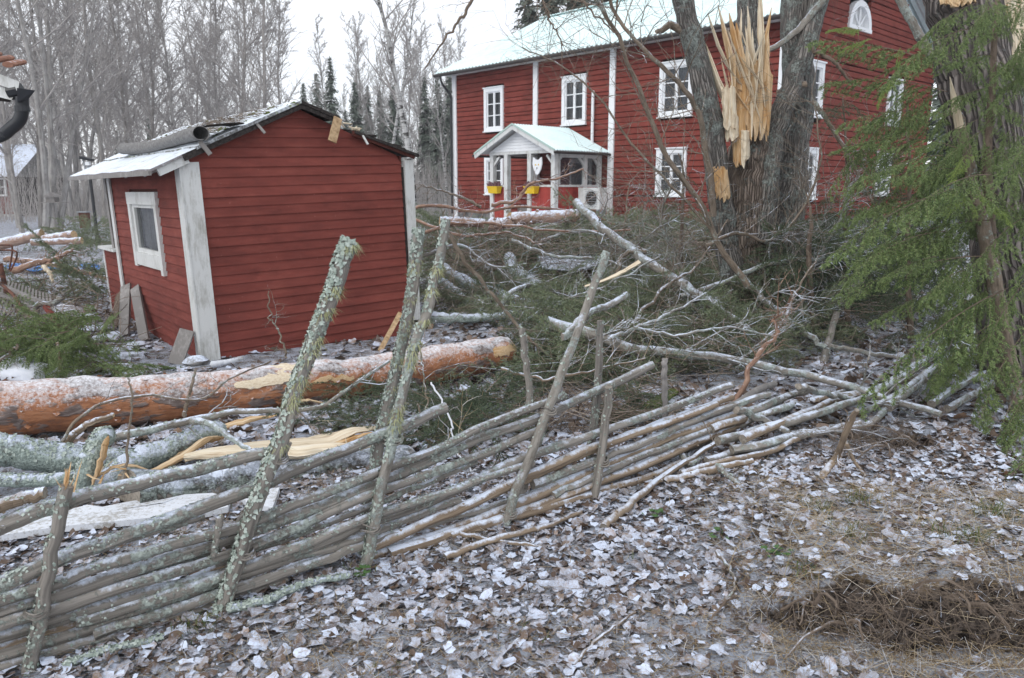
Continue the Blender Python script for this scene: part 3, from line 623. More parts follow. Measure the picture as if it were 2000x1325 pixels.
for v in (-.07, .45, 1.2, 2.0, 2.8, 3.5):     # rafter ends under the eave
    mb = MB(); mb.bar(TS(-.24, v, rz(-.24)-.075), TS(.02, v, rz(.02)-.075), .045, .075); mb.build('rafter', M['white_old'], shed)
mb = MB(); slab(mb, 1.12, 1.50, V0, V1, None, 2.23, .03, 0, 24, .05); mb.build('roof_felt', M['felt_dark'], shed)
mb = MB(); slab(mb, 1.68, 2.42, V0+.02, V1, 2.10, 1.86, .028, 0, 24, .05); mb.build('roof_felt', M['felt_dark'], shed, label='broken lower strip of dark roof felt')
mb = MB(); mb.bar(TS(1.12, V0+.03, 2.325), TS(1.52, V0+.03, 2.185), .03, .05); mb.bar(TS(1.12, V0+.03, 2.325), TS(-.02, V0+.03, rz(-.02)-.05), .03, .06); mb.build('rake_board', M['felt_dark'], shed)
mb = MB(); mb.bar(TS(1.66, V0+.05, 2.075), TS(2.38, V0+.05, 1.835), .028, .05); mb.build('rake_board', M['red_dark'], shed)
for k in range(16):   # torn laps of felt and splinters
    u = random.uniform(1.3, 2.42); zb = (2.38-.40*(u-1.12) if u < 1.52 else 2.10-.32*(u-1.68)); v = random.uniform(V0, .3)
    mb = MB(); du = random.uniform(.05, .14)
    mb.hexa([TS(u, v, zb+.004), TS(u+du, v+.01, zb-.32*du+.01), TS(u+du, v+.16, zb-.3*du+.02), TS(u, v+.15, zb+.01), TS(u, v, zb+.012), TS(u+du, v+.01, zb-.32*du+.04), TS(u+du, v+.16, zb-.3*du+.05), TS(u, v+.15, zb+.02)])
    mb.build('torn_felt', M['felt_dark'], shed)
for k in range(9):
    u = random.uniform(1.50, 1.75); mb = MB(); p = TS(u, V0+random.uniform(0, .12), 2.19-.4*(u-1.5)); q = p+_R @ V((random.uniform(.02, .16), random.uniform(-.02, .05), random.uniform(-.05, .05))); mb.tube([p, p.lerp(q, .6), q], [.011, .008, .002], 5); mb.build('splinter', M['pale'], shed)
mb = MB(); mb.bar(TS(1.485, V0-.01, 2.215), TS(1.385, V0-.045, 1.985), .085, .022, upv=_R @ V((0, 1, 0))); mb.build('hanging_board', M['endgrain'], shed, label='broken fascia board hanging from the gable')
mb = MB(); mb.bar(TS(.13, V0, 1.985), TS(.20, V0-.03, 1.87), .04, .018, upv=_R @ V((0, 1, 0))); mb.build('hanging_board', M['greywood'], shed)
mb = MB(); mb.bar(TS(.66, V0+.02, 2.16), TS(.72, V0-.03, 2.06), .025, .012, upv=_R @ V((0, 1, 0))); mb.build('hanging_board', M['greywood'], shed)
mb = MB(); mb.bar(TS(1.76, V0+.02, 2.05), TS(1.79, V0-.02, 1.96), .02, .012, upv=_R @ V((0, 1, 0))); mb.build('hanging_board', M['white_old'], shed)
# rolled-back roofing felt
mb = MB(); nv = 26; na = 14; vs = []
for k in range(nv+1):
    f = k/nv; v = -.42+f*3.0; uc = .13-.02*f+.015*math.sin(f*5); zc = rz(uc)+.075+.02*math.sin(f*6+1); rr = .072*(1-.18*math.exp(-((f-.45)/.16)**2))
    if v < V0-.0: v = V0+(v-V0)*.15
    for j in range(na+1):
        a = math.radians(-60+j/na*350); r_ = rr*(1-.22*j/na); vs.append(TS(uc+r_*math.cos(a)*1.05, v, zc+r_*math.sin(a)*(.9)))
fs = [(k*(na+1)+j, k*(na+1)+j+1, (k+1)*(na+1)+j+1, (k+1)*(na+1)+j) for k in range(nv) for j in range(na)]
mb.add(vs, fs); rl = mb.build('rolled_felt', M['felt'], shed, smooth=True)
md = rl.modifiers.new('s', 'SOLIDIFY'); md.thickness = .008
mb = MB()   # flap standing open at the front end of the roll
nn = 8; vs = []
for k in range(nn+1):
    f = k/nn; u = .14+.40*f; zz = rz(u)+.135*(1-f)**.8+.01
    vs += [TS(u, V0-.01+.0*f, zz), TS(u, V0+.35, zz+.0)]
mb.add(vs, [(2*k, 2*k+1, 2*k+3, 2*k+2) for k in range(nn)]); fl = mb.build('felt_flap', M['felt_dark'], shed, smooth=True); md = fl.modifiers.new('s', 'SOLIDIFY'); md.thickness = .01
# needles, twigs and moss lying on the roof
def strands(n, sampler, lmin, lmax, wid, flat=.3, mat='litter', name='litter', kind='stuff', parent=None, lift=.0, **kw):
    c = np.array([sampler() for _ in range(n)]); L = rng.uniform(lmin, lmax, n); a = rng.uniform(0, 2*np.pi, n); e = rng.normal(0, flat, n)
    d = np.stack([np.cos(a)*np.cos(e), np.sin(a)*np.cos(e), np.abs(np.sin(e)) if lift else np.sin(e)], 1)*L[:, None]
    sd = np.cross(d, [0, 0, 1.]); sd /= np.linalg.norm(sd, axis=1)[:, None]+1e-9; w = wid*rng.uniform(.6, 1.4, n)[:, None]
    b = rng.normal(0, .12, (n, 3))*L[:, None]; b[:, 2] *= .5
    upz = np.array([0, 0, 1.])*w*.8
    p = [c-d/2, c+b, c+d/2]; v = []
    for q, s_ in zip(p, (1, 1, .5)): v += [q-sd*w*s_, q+sd*w*s_, q+upz*s_]
    v = np.stack(v, 1).reshape(-1, 3); base = np.arange(n)[:, None]*9
    F_ = []
    for r in (0, 3):
        for j in range(3): k2 = (j+1) % 3; F_.append([r+j, r+k2, r+3+k2, r+3+j])
    f = (base[:, None, :]*0 + base[:, :, None]*1 + np.array(F_)[None]).reshape(-1, 4)
    return npmesh(name, v, f, M[mat], parent=parent, kind=kind, **kw)
def roofsamp():
    u = random.uniform(.25, 1.0); v = random.gauss(1.5, .8); v = max(0, min(3.6, v)); return TS(u, v, rz(u)+random.uniform(.004, .03))
strands(1500, roofsamp, .03, .20, .003, .05, 'litter', 'roof_litter', parent=shed)
mb = MB()
for _ in range(60):
    u = random.uniform(.3, 1.1); v = random.choice([random.uniform(-.1, 1.2), random.uniform(-.1, 3.5)]); p = TS(u, v, rz(u)); s_ = random.uniform(.015, .05)
    ring = [p+_R @ V((s_*math.cos(a)*random.uniform(.7, 1.3), s_*math.sin(a)*random.uniform(.7, 1.3), -.005)) for a in lerps(0, 6.28, 8)[:-1]]
    mb.add(ring+[p+V((0, 0, s_*.45))], [(i, (i+1) % 7, 7) for i in range(7)])
mb.build('moss', M['moss'], shed, smooth=True, kind='stuff')
# ------------------------------------------------------------------ needle boughs (numpy), limbs, twigs
def needles_on(p0s, d, L, nn, nl, w, cross=True):
    """needles along a straight twig: returns tris"""
    t = rng.uniform(0, 1, nn)[:, None]; d = d/np.linalg.norm(d); b = p0s + d*L*t
    r = rng.normal(0, 1, (nn, 3)); r -= (r@d)[:, None]*d; r /= np.linalg.norm(r, axis=1)[:, None]+1e-9
    n = r*.85 + d*.65; n /= np.linalg.norm(n, axis=1)[:, None]; sd = np.cross(n, rng.normal(0, 1, (nn, 3))); sd /= np.linalg.norm(sd, axis=1)[:, None]+1e-9
    l = nl*rng.uniform(.7, 1.2, nn)[:, None]
    return np.stack([b-sd*w, b+sd*w, b+n*l], 1)
def stick(a, b, r0, r1):
    d = b-a; d = d/(np.linalg.norm(d)+1e-9); s = np.cross(d, [0, 0, 1.]); 
    if np.linalg.norm(s) < .1: s = np.cross(d, [1., 0, 0])
    s /= np.linalg.norm(s); u = np.cross(s, d); ring = [s, -.5*s+.87*u, -.5*s-.87*u]
    A = [a+x*r0 for x in ring]; B = [b+x*r1 for x in ring]; t = []
    for k in range(3):
        j = (k+1) % 3; t += [[A[k], A[j], B[j]], [A[k], B[j], B[k]]]
    return np.array(t)
def bough(L=1.0, ntw=20, twl=.32, droop=.35, hang=.3, nd=26, nl=.016, w=.0012, sub=3, r=.007, curl=0.0, bare=.05):
    """flat spruce/pine bough along +X. returns (V, F, matindex) with mat 0 bark, 1 needles"""
    T0 = []; T1 = []; n = 8; ax = [np.array([L*k/n, curl*math.sin(k/n*3), -droop*(k/n)**2*L]) for k in range(n+1)]
    for k in range(n):
        T0.append(stick(ax[k], ax[k+1], r*(1-.8*k/n), r*(1-.8*(k+1)/n)))
        if k >= n*.5: T1.append(needles_on(ax[k], ax[k+1]-ax[k], L/n, nd, nl, w))
    for i in range(ntw):
        f = bare+(1-bare)*(i+rng.uniform(0, .8))/ntw; k = min(int(f*n), n-1); p = ax[k]+(ax[k+1]-ax[k])*(f*n-k)
        side = 1 if i % 2 else -1; l = twl*L*(1-.75*f)*rng.uniform(.6, 1.15)+.03*L
        d = np.array([.62, side*.8, -hang+rng.normal(0, .12)]); d += rng.normal(0, .12, 3); d /= np.linalg.norm(d)
        d2 = d+np.array([.1, 0, -hang*.9]); d2 /= np.linalg.norm(d2); m = p+d*l*.5; e = m+d2*l*.5
        T0.append(stick(p, m, r*.35, r*.25)); T0.append(stick(m, e, r*.25, r*.1))
        k_ = max(4, int(nd*l/(.12*L))); T1.append(needles_on(p, d, l*.5, k_//2, nl, w)); T1.append(needles_on(m, d2, l*.5, k_//2+3, nl, w))
        for j in range(sub):
            q = p+d*l*rng.uniform(.15, .95); dz = np.cross(d, [0, 0, 1.])*(1 if j % 2 else -1)*.7+d*.6+np.array([0, 0, -hang*.8]); dz /= np.linalg.norm(dz); ls = l*rng.uniform(.22, .5)
            T0.append(stick(q, q+dz*ls, r*.2, r*.08)); T1.append(needles_on(q, dz, ls, max(3, int(nd*ls/(.12*L))), nl, w))
    a = np.concatenate(T0); b = np.concatenate(T1); v = np.concatenate([a, b]).reshape(-1, 3)
    return v, np.arange(len(v)).reshape(-1, 3), np.r_[np.zeros(len(a)), np.ones(len(b))]
def bough_mesh(name, mats, **kw):
    v, f, mi = bough(**kw); o = npmesh(name, v, f, mats, mi); me = o.data; bpy.data.objects.remove(o); return me
def orient(loc, tip, roll=0.0):
    """matrix that maps +X to the direction tip-loc, scaled uniformly to its length"""
    d = V(tip)-V(loc); L = d.length; x = d/L; z = V((0, 0, 1)); y = z.cross(x)
    if y.length < .05: y = V((0, 1, 0)).cross(x)
    y.normalize(); z = x.cross(y); m = Matrix((x, y, z)).transposed().to_4x4() @ Matrix.Rotation(roll, 4, 'X')
    return Matrix.Translation(V(loc)) @ m @ Matrix.Scale(L, 4)
def put(name, me, mat4, parent=None, **kw):
    o = bpy.data.objects.new(name, me); COL.objects.link(o)
    if parent is not None:
        o.parent = parent; o.matrix_parent_inverse = Matrix.Translation(-V(parent.location)) if parent.type == 'EMPTY' else Matrix.Identity(4)
    o.matrix_basis = mat4; tag(o, **kw); return o
def mass(name, meshes, mats4, mats, **kw):
    """join many placed copies into one stuff object"""
    vs, fs, ms, n = [], [], [], 0
    cache = {}
    for me, m4 in zip(meshes, mats4):
        if me.name not in cache:
            a = np.empty(len(me.vertices)*3, dtype=np.float32); me.vertices.foreach_get('co', a); b = np.empty(len(me.loops), dtype=np.int32); me.loops.foreach_get('vertex_index', b); c = np.empty(len(me.polygons), dtype=np.int32); me.polygons.foreach_get('material_index', c)
            cache[me.name] = (a.reshape(-1, 3), b.reshape(-1, 3), c)
        a, b, c = cache[me.name]; A = np.array(m4); vs.append(a@A[:3, :3].T+A[:3, 3]); fs.append(b+n); ms.append(c); n += len(a)
    return npmesh(name, np.concatenate(vs), np.concatenate(fs), mats, np.concatenate(ms), **kw)
def pick_path(L): return [P(*q) for q in L]
def twigset(mb, path, n, lmin, lmax, r, spread=.9, depth=2, f0=.15, mi=0, up_=.15):
    for _ in range(n):
        f = random.uniform(f0, 1); i = min(int(f*(len(path)-1)), len(path)-2); p = path[i].lerp(path[i+1], random.random()); t = (path[i+1]-path[i]).normalized()
        side = V((random.gauss(0, 1), random.gauss(0, 1), random.gauss(up_, .8))); side -= t*side.dot(t); side.normalize(); d = (t*random.uniform(.35, 1)+side*spread).normalized(); l = random.uniform(lmin, lmax)
        twig(mb, p, d, l, r, depth, mi)
def twig(mb, p, d, l, r, depth, mi=0):
    pts = [p]; q = p; k = 4
    for j in range(k):
        d = (d+V((random.gauss(0, .16), random.gauss(0, .16), random.gauss(.02, .14)))).normalized(); q = q+d*(l/k); pts.append(q)
        if depth > 0 and random.random() < .85:
            sd = V((random.gauss(0, 1), random.gauss(0, 1), random.gauss(0, 1))); sd -= d*sd.dot(d); sd.normalize(); twig(mb, q, (d*.8+sd*.8).normalized(), l*random.uniform(.3, .55), r*.6, depth-1, mi)
    mb.tube(pts, lerps(r, r*.35, len(pts)), 3, mi, cap=False)
LICH_N = 0
def flakes(path, rads, n, size, seed_thr=.0, parent=None, name='lichen', mat='lichen'):
    """small crusty lichen lobes standing off the bark"""
    pts = np.array([tuple(p) for p in path]); m = len(pts); vs = []; sd = random.uniform(0, 90)
    for _ in range(n*3):
        if len(vs) >= n: break
        f = random.random()*(m-1.001); i = int(f); u = f-i; c = pts[i]*(1-u)+pts[i+1]*u; r = rads[i]*(1-u)+rads[i+1]*u
        if nz(f*.9+sd, 0) + random.gauss(0, .18) < seed_thr: continue
        t = pts[i+1]-pts[i]; t /= np.linalg.norm(t); a = np.cross(t, [0, 0, 1.]); a /= np.linalg.norm(a)+1e-9; b = np.cross(a, t); th = random.gauss(math.pi*.62, 1.0)
        nrm = a*math.cos(th)+b*math.sin(th); q = c+nrm*r*1.0; s1 = size*random.uniform(.4, 1.3); e1 = np.cross(nrm, rng.normal(0, 1, 3)); e1 /= np.linalg.norm(e1); e2 = np.cross(nrm, e1); h = nrm*s1*random.uniform(.2, .7)
        vs.append([q-e1*s1*.6, q+e1*s1*.6+h*.2, q+e2*s1+h, q-e2*s1*.5+h*.9])
    if not vs: return
    v = np.array(vs).reshape(-1, 3); b = np.arange(len(vs))[:, None]*4; f = np.concatenate([b+np.array([0, 1, 2]), b+np.array([0, 3, 1])]).astype(int)
    npmesh(name, v, f, M[mat], parent=parent, kind='stuff')
def wood(name, path, r0, r1, mat, parent=None, n=10, seg=22, jit=.012, rough=.14, capmat='oldend', smooth=True, sq=1, cap=True, **kw):
    pts = curve(path, seg, jit); rr = lerps(r0, r1, seg); mb = MB(); mb.tube(pts, rr, n, 0, 1, cap, rough, 5, sq)
    if sq == 1 and r0 > .012:
        for _ in range(int(3+seg*.15)):   # knots
            i = random.randrange(1, seg-1); s_ = V((random.gauss(0, 1), random.gauss(0, 1), random.gauss(0, 1))).normalized(); t = (pts[i+1]-pts[i]).normalized(); s_ -= t*s_.dot(t); s_.normalize()
            mb.tube([pts[i]+s_*rr[i]*.6, pts[i]+s_*rr[i]*1.25+t*rr[i]*.2], [rr[i]*.34, rr[i]*.2], 6, 0)
    o = mb.build(name, [M[mat], M[capmat]], parent, smooth, **kw); o_path[o.name] = (pts, rr); return o
o_path = {}
# ------------------------------------------------------------------ background trees
def bare_tree(h=14, seed=0, bark_='far_bark', spread=.28, nprim=34, tw=1.0, stems=1, low=.18, rt=.13):
    random.seed(seed); tm = MB(); cm = MB()
    for s_ in range(stems):
        lean = V((random.gauss(0, .05), random.gauss(0, .05), 1)) if stems == 1 else V((random.gauss(0, .17), random.gauss(0, .17), 1)); pts = [V((0, 0, 0)) if not s_ else V((random.gauss(0, .2), random.gauss(0, .2), 0))]; q = pts[0].copy(); ns = 10; hh = h*random.uniform(.8, 1)
        for k in range(ns): lean = (lean+V((random.gauss(0, .05), random.gauss(0, .05), .12))); lean.normalize(); q = q+lean*(hh/ns); pts.append(q.copy())
        rr = [rt*(1-.93*(k/ns)**.9) for k in range(ns+1)]; rr[0] *= 1.25; tm.tube(pts, rr, 7, 0)
        for i in range(nprim//stems):
            f = low+(1-low)*(i/(nprim/stems))**.9; k = min(int(f*ns), ns-1); p = pts[k].lerp(pts[k+1], f*ns-k); a = random.uniform(0, 6.28); l = h*spread*(1.05-f)**.7*random.uniform(.6, 1.1)
            d = V((math.cos(a), math.sin(a), random.uniform(.7, 1.6))).normalized(); r = rr[k]*.42; bp = [p]; q2 = p
            for j in range(4):
                d = (d+V((random.gauss(0, .1), random.gauss(0, .1), .08))).normalized(); q2 = q2+d*l/4; bp.append(q2)
                for _ in range(int(3*tw)):
                    s2 = V((random.gauss(0, 1), random.gauss(0, 1), random.gauss(.3, .6))).normalized(); d3 = (d*.7+s2*.75).normalized(); l3 = l*random.uniform(.18, .42); m3 = q2.lerp(bp[-2], random.random()); e3 = m3+d3*l3*.55; g3 = e3+(d3+V((random.gauss(0, .3), random.gauss(0, .3), .1))).normalized()*l3*.45
                    cm.tube([m3, e3, g3], [.013, .010, .006], 3, 0, cap=False)
                    for _ in range(3):
                        s4 = V((random.gauss(0, 1), random.gauss(0, 1), random.gauss(.2, .8))).normalized(); m4 = m3.lerp(g3, random.uniform(.2, 1)); cm.tube([m4, m4+(d3*.6+s4*.7)*l3*.38], [.008, .005], 3, 0, cap=False)
            cm.tube(bp, lerps(max(r, .02), .012, 5), 4, 0, cap=False)
    a = tm.build('t', M[bark_]); b = cm.build('c', M['far_twig']); r = (a.data, b.data); bpy.data.objects.remove(a); bpy.data.objects.remove(b); return r
def spruce_tree(h=12, seed=0, dens=1.0, w=.17):
    rg = np.random.default_rng(seed); tm = MB(); tm.tube([V((0, 0, 0)), V((0, 0, h))], [h*.012, .01], 6); a = tm.build('t', M['far_bark_brown'])
    T = []; nl = int(46*dens)
    for i in range(nl):
        f = .06+.94*i/nl; z = f*h; R = h*w*(1-f)**.85+.12; nb = 9
        for k in range(nb):
            an = rg.uniform(0, 6.28); l = R*rg.uniform(.65, 1.15); d = np.array([math.cos(an), math.sin(an), 0]); s = np.array([-d[1], d[0], 0]); p = np.array([0, 0, z])
            for j in range(7):
                u = (j+rg.uniform(0, 1))/7; c = p+d*l*u+np.array([0, 0, -.28*l*u*u+rg.normal(0, .05)]); sz = l*.20*(1.25-u)+.05
                q = c+s*rg.normal(0, .22)*l*(.4+u*.5); e = rg.normal(0, .5, 3)*sz
                T.append([q+s*sz*.7+e*.4, q-s*sz*.7, q+d*sz*1.3+np.array([0, 0, -sz*.9])+e])
    v = np.array(T).reshape(-1, 3); o = npmesh('c', v, np.arange(len(v)).reshape(-1, 3), M['far_spruce']); r = (a.data, o.data); bpy.data.objects.remove(a); bpy.data.objects.remove(o); return r
def place_tree(kind, protos, px, Y, hscale, label, group, name, rot=None, cat='tree', dz=0):
    p = G(px, 500); p = P(px, 367, Y); z = H(p.x, p.y)-.05+dz; r = thing(name, label, cat, (p.x, p.y, z), group); r.rotation_euler = (0, 0, random.uniform(0, 6.28) if rot is None else rot); r.scale = (hscale,)*3
    for nm, me in zip(('trunk', 'crown'), protos):
        o = bpy.data.objects.new(nm, me); COL.objects.link(o); o.parent = r
    return r
BT = [bare_tree(15, 11+i, 'far_bark' if i % 2 else 'far_bark_brown', .22+.03*(i % 3), 32, 1.7, low=.16, rt=.10) for i in range(5)]
MS = [bare_tree(13, 31+i, 'far_bark', .30, 48, 1.1, stems=4, low=.22, rt=.11) for i in range(2)]
BI = [bare_tree(16, 51+i, 'birch', .2, 30, .9, low=.3, rt=.13) for i in range(2)]
SP = [spruce_tree(11, 71+i, 1.0, .15+.02*i) for i in range(3)]
random.seed(99)
GL = 'bare trees in the wood behind the shed'
# distinct trees
place_tree('m', MS[0], 95, 29, 1.15, 'bare multi stemmed tree with a thick grey trunk behind the cut pine logs', None, 'bare_tree', 1.0)
place_tree('m', BT[0], 33, 26, .75, 'dark gnarled bare tree just beside the far red cottage', None, 'bare_tree', 2.0)
place_tree('m', BI[0], 805, 34, 1.25, 'tall white birch left of the log house, its trunk rising beside the loose shed board', None, 'birch_tree', .3)
place_tree('m', BI[1], 868, 40, .62, 'slender pale birch close to the corner downpipe of the log house', None, 'birch_tree', 2.3)
place_tree('m', BI[1], 752, 46, 1.05, 'white stemmed birch behind the right slope of the shed roof', None, 'birch_tree', 4.1)
place_tree('m', BT[1], 655, 60, 1.0, 'lone bare tree rising above the dark spruces behind the shed ridge', None, 'bare_tree', .5)
lay = [(x, random.uniform(30, 40)) for x in range(-90, 560, 56)] + [(x, random.uniform(42, 58)) for x in range(-140, 545, 52)] + [(x, random.uniform(62, 80)) for x in range(-160, 520, 30)]
ORD = 'first second third fourth fifth sixth seventh eighth ninth tenth eleventh twelfth thirteenth fourteenth fifteenth sixteenth seventeenth eighteenth nineteenth twentieth twenty-first twenty-second twenty-third twenty-fourth twenty-fifth twenty-sixth'.split()
nr = [0, 0, 0]
for i, (x, Y) in enumerate(lay):
    w_ = 0 if Y < 41 else (1 if Y < 60 else 2); lb = ORD[min(nr[w_], 25)]+' bare tree from the left in the '+('nearest', 'middle', 'farthest')[w_]+' row of the wood behind the shed'; nr[w_] += 1
    pr_ = random.choice(BT+MS+BT); place_tree('b', pr_, x+random.uniform(-12, 12), Y, random.uniform(.95, 1.3)*(1.0 if Y < 60 else 1.25), lb, GL, 'bare_tree')
for i in range(20):
    x = 690+i*12+random.uniform(-4, 4); Y = random.uniform(48, 80)
    place_tree('b', random.choice(BT+BI), x, Y, random.uniform(.75, 1.15)*Y/66, ORD[i]+' slim bare tree from the left in the gap between shed and log house', 'bare trees between the shed and the log house', 'bare_tree')
for i in range(9): place_tree('b', random.choice(BT), 610+i*9, random.uniform(62, 80), random.uniform(.45, .8), ORD[i]+' small bare tree from the left against the sky above the shed ridge', 'small bare trees above the shed ridge', 'bare_tree')
for i, (x, Y, s_) in enumerate([(575, 62, .72), (602, 60, .86), (628, 64, .98), (655, 58, 1.0), (680, 62, .70), (520, 60, .7), (486, 58, .75), (450, 62, .66), (700, 50, .75), (724, 56, .80), (748, 60, .82), (772, 52, .75), (834, 56, .85), (858, 52, .82), (880, 60, .95), (905, 60, .92), (350, 60, .62), (300, 64, .66), (410, 66, .6), (238, 60, .55)]):
    SPO = [575, 602, 628, 655, 680, 520, 486, 450, 700, 724, 748, 772, 834, 858, 880, 905, 350, 300, 410, 238]; place_tree('s', SP[i % 3], x, Y, s_, ORD[sorted(SPO).index(x)]+' dark spruce from the left among the bare trees behind the shed', 'dark spruces in the wood', 'spruce_tree')
for i, (x, Y, s_) in enumerate([(1030, 46, 1.35), (1075, 44, 1.45), (1130, 42, 1.5), (1180, 46, 1.6), (1230, 44, 1.6), (1560, 50, 1.6), (1950, 30, 1.1), (2040, 28, 1.2), (1888, 34, 1.3), (1850, 38, 1.35), (1915, 27, 1.15)]):
    place_tree('s', SP[i % 3], x, Y, s_, ORD[i]+' spruce in the row beyond the roof and gable of the log house', 'spruces beyond the log house', 'spruce_tree')
# low brush at the wood's edge
def brushline():
    rg = np.random.default_rng(5); T = []
    for _ in range(9000):
        x = rg.uniform(-150, 960); Y = rg.uniform(36, 70); p = P(x, 367, Y); h = rg.uniform(.8, 3.6)*(1 if x < 560 else 1.2); b = np.array([p.x, p.y, H(p.x, p.y)]); e = b+np.array([rg.normal(0, .35), rg.normal(0, .3), h]); w = .012
        T += [[b+[-w, 0, 0], b+[w, 0, 0], e], [(b+e)/2+[-.008, 0, 0], (b+e)/2+[.008, 0, 0], (b+e)/2+np.array([rg.normal(0, .4), 0, h*.4])]]
    v = np.array(T).reshape(-1, 3); npmesh('undergrowth', v, np.arange(len(v)).reshape(-1, 3), M['far_twig'], kind='stuff', label='leafless thicket of saplings and brush along the edge of the wood')
brushline()
# ------------------------------------------------------------------ roundpole fence, slumped towards the camera
random.seed(21)
_fa = V((-1.66, 2.39, 0)); _fd = V((.819, .573, 0)); _fn = V((.573, -.819, 0))
def FP(x, y, off=0.0):
    r = ray(x, y); q = _fa + _fn*off; return CAM + r*((q-CAM).dot(_fn)/r.dot(_fn))
fence = thing('roundpole_fence', 'slumped roundpole fence of lichen covered slanting rails between leaning paired stakes', 'fence', (-.6, 3.1, 0))
def rail(pts, dia, mat='rail_wood', off=0.0, lich=0, parent=fence, name='rail', r1=None, dj=0.0):
    pt = []
    for q in pts:
        pt.append(FP(q[0], q[1], off) if len(q) == 2 else P(*q))
    mid = pt[len(pt)//2]; k = (mid-CAM).length/F; dia *= (.80 if mat == 'rail_bare' else .86); r0 = dia*k/2; re = (r1 if r1 else dia*.8)*k/2
    o = wood(name, pt, r0, re, mat, parent, 9, 30, .010, .22, 'oldend')
    if lich:
        p_, rr = o_path[o.name]; flakes(p_, rr, int(lich*(1.5 if lich > 350 else .7)), .0075, -.02, o)
    return o
R_ = [ # (pixel path, diameter px, material, offset, lichen)
 ([(-60, 1052), (0, 1030), (120, 983), (250, 950), (400, 912), (530, 884)], 34, 'rail_wood', 0, 420),
 ([(-60, 1005), (0, 988), (40, 975), (88, 962)], 30, 'rail_bare', -.02, 60),
 ([(-60, 1172), (0, 1142), (150, 1080), (280, 1034), (500, 952), (600, 908), (740, 852), (872, 797)], 32, 'rail_wood', -.012, 520),
 ([(-60, 1195), (0, 1172), (120, 1135), (250, 1090), (450, 1033), (600, 978), (740, 922), (850, 880), (934, 838), (1058, 790), (1104, 772)], 25, 'rail_wood', .01, 420),
 ([(-60, 1216), (0, 1196), (150, 1150), (430, 1058), (600, 1000), (740, 944), (900, 874), (1069, 808), (1200, 748), (1274, 713)], 27, 'rail_wood', -.015, 300),
 ([(-60, 1243), (0, 1222), (200, 1160), (480, 1072), (725, 966), (850, 922), (960, 880), (1060, 838)], 24, 'rail_wood', .012, 160),
 ([(-60, 1262), (0, 1243), (240, 1172), (450, 1118), (640, 1055), (740, 1015), (880, 962), (1000, 905), (1120, 862), (1240, 822), (1349, 782), (1430, 752)], 25, 'rail_wood', -.01, 220),
 ([(150, 1218), (300, 1172), (470, 1112), (600, 1060), (720, 1012), (860, 965), (960, 930), (1040, 905)], 22, 'rail_wood', .014, 380),
 ([(-60, 1300), (0, 1283), (200, 1218), (420, 1140), (600, 1082), (720, 1045), (800, 1012), (900, 975)], 24, 'rail_wood', -.012, 200),
 ([(180, 1240), (330, 1192), (520, 1130), (640, 1092), (715, 1062), (780, 1040)], 22, 'rail_wood', .012, 120),
 ([(-60, 1325), (0, 1305), (120, 1268), (260, 1228), (420, 1178), (560, 1130)], 24, 'rail_wood', 0, 130),
 ([(-60, 1282), (40, 1255), (200, 1195), (380, 1130), (460, 1096)], 23, 'rail_bare', -.03, 60),
 ([(-60, 1228), (60, 1190), (260, 1120), (430, 1075)], 20, 'rail_wood', -.04, 60),
 ([(715, 1075), (830, 1022), (940, 975), (1040, 925), (1170, 870), (1300, 828), (1400, 790)], 23, 'rail_bare', .015, 40),
 ([(720, 1090), (860, 1045), (980, 998), (1110, 940), (1250, 880), (1380, 828), (1470, 800)], 26, 'rail_bare', -.01, 60),
 ([(760, 1082), (900, 1040), (1020, 1000), (1150, 950), (1290, 895), (1400, 848), (1440, 832)], 25, 'rail_bare', .02, 20),
 ([(800, 1068), (960, 1018), (1060, 982), (1200, 930), (1320, 884), (1420, 845)], 26, 'rail_wood', -.03, 50),
 ([(960, 965), (1080, 912), (1200, 862), (1330, 812), (1430, 776)], 22, 'rail_bare', -.02, 10),
 ([(880, 1050), (990, 1012), (1090, 985), (1170, 960), (1260, 935), (1330, 905)], 24, 'rail_bare', .03, 0),
 ([(-60, 1150), (60, 1118), (160, 1078), (300, 1040), (400, 1008)], 17, 'rail_wood', -.03, 160),
 ([(420, 1102), (560, 1052), (700, 998), (820, 950), (930, 902)], 16, 'rail_wood', -.03, 120),
 ([(540, 1120), (700, 1068), (820, 1030), (960, 990), (1080, 950)], 17, 'rail_wood', -.035, 90),
 ([(1080, 968), (1220, 905), (1340, 858), (1460, 812)], 17, 'rail_wood', .02, 40),
 ([(1000, 1030), (1120, 990), (1230, 950), (1300, 925)], 18, 'rail_wood', -.02, 30),
 ([(1040, 948), (1150, 905), (1260, 862), (1390, 808), (1500, 770)], 20, 'rail_wood', .01, 30),
]
for pts, dia, mat, off, lich in R_: rail(pts, dia, mat, off, lich)
def gpole(pts, dia, mat='rail_wood', parent=fence, name='rail', ends=None, lich=0):
    pt = [GT(x, y, u) for (x, y, u) in pts]; k = (pt[len(pt)//2]-CAM).length/F
    o = wood(name, pt, dia*k*.42, dia*k*.34, mat, parent, 8, 24, .012, .2, 'oldend')
    if lich: p_, rr = o_path[o.name]; flakes(p_, rr, lich, .009, -.2, o)
    return o
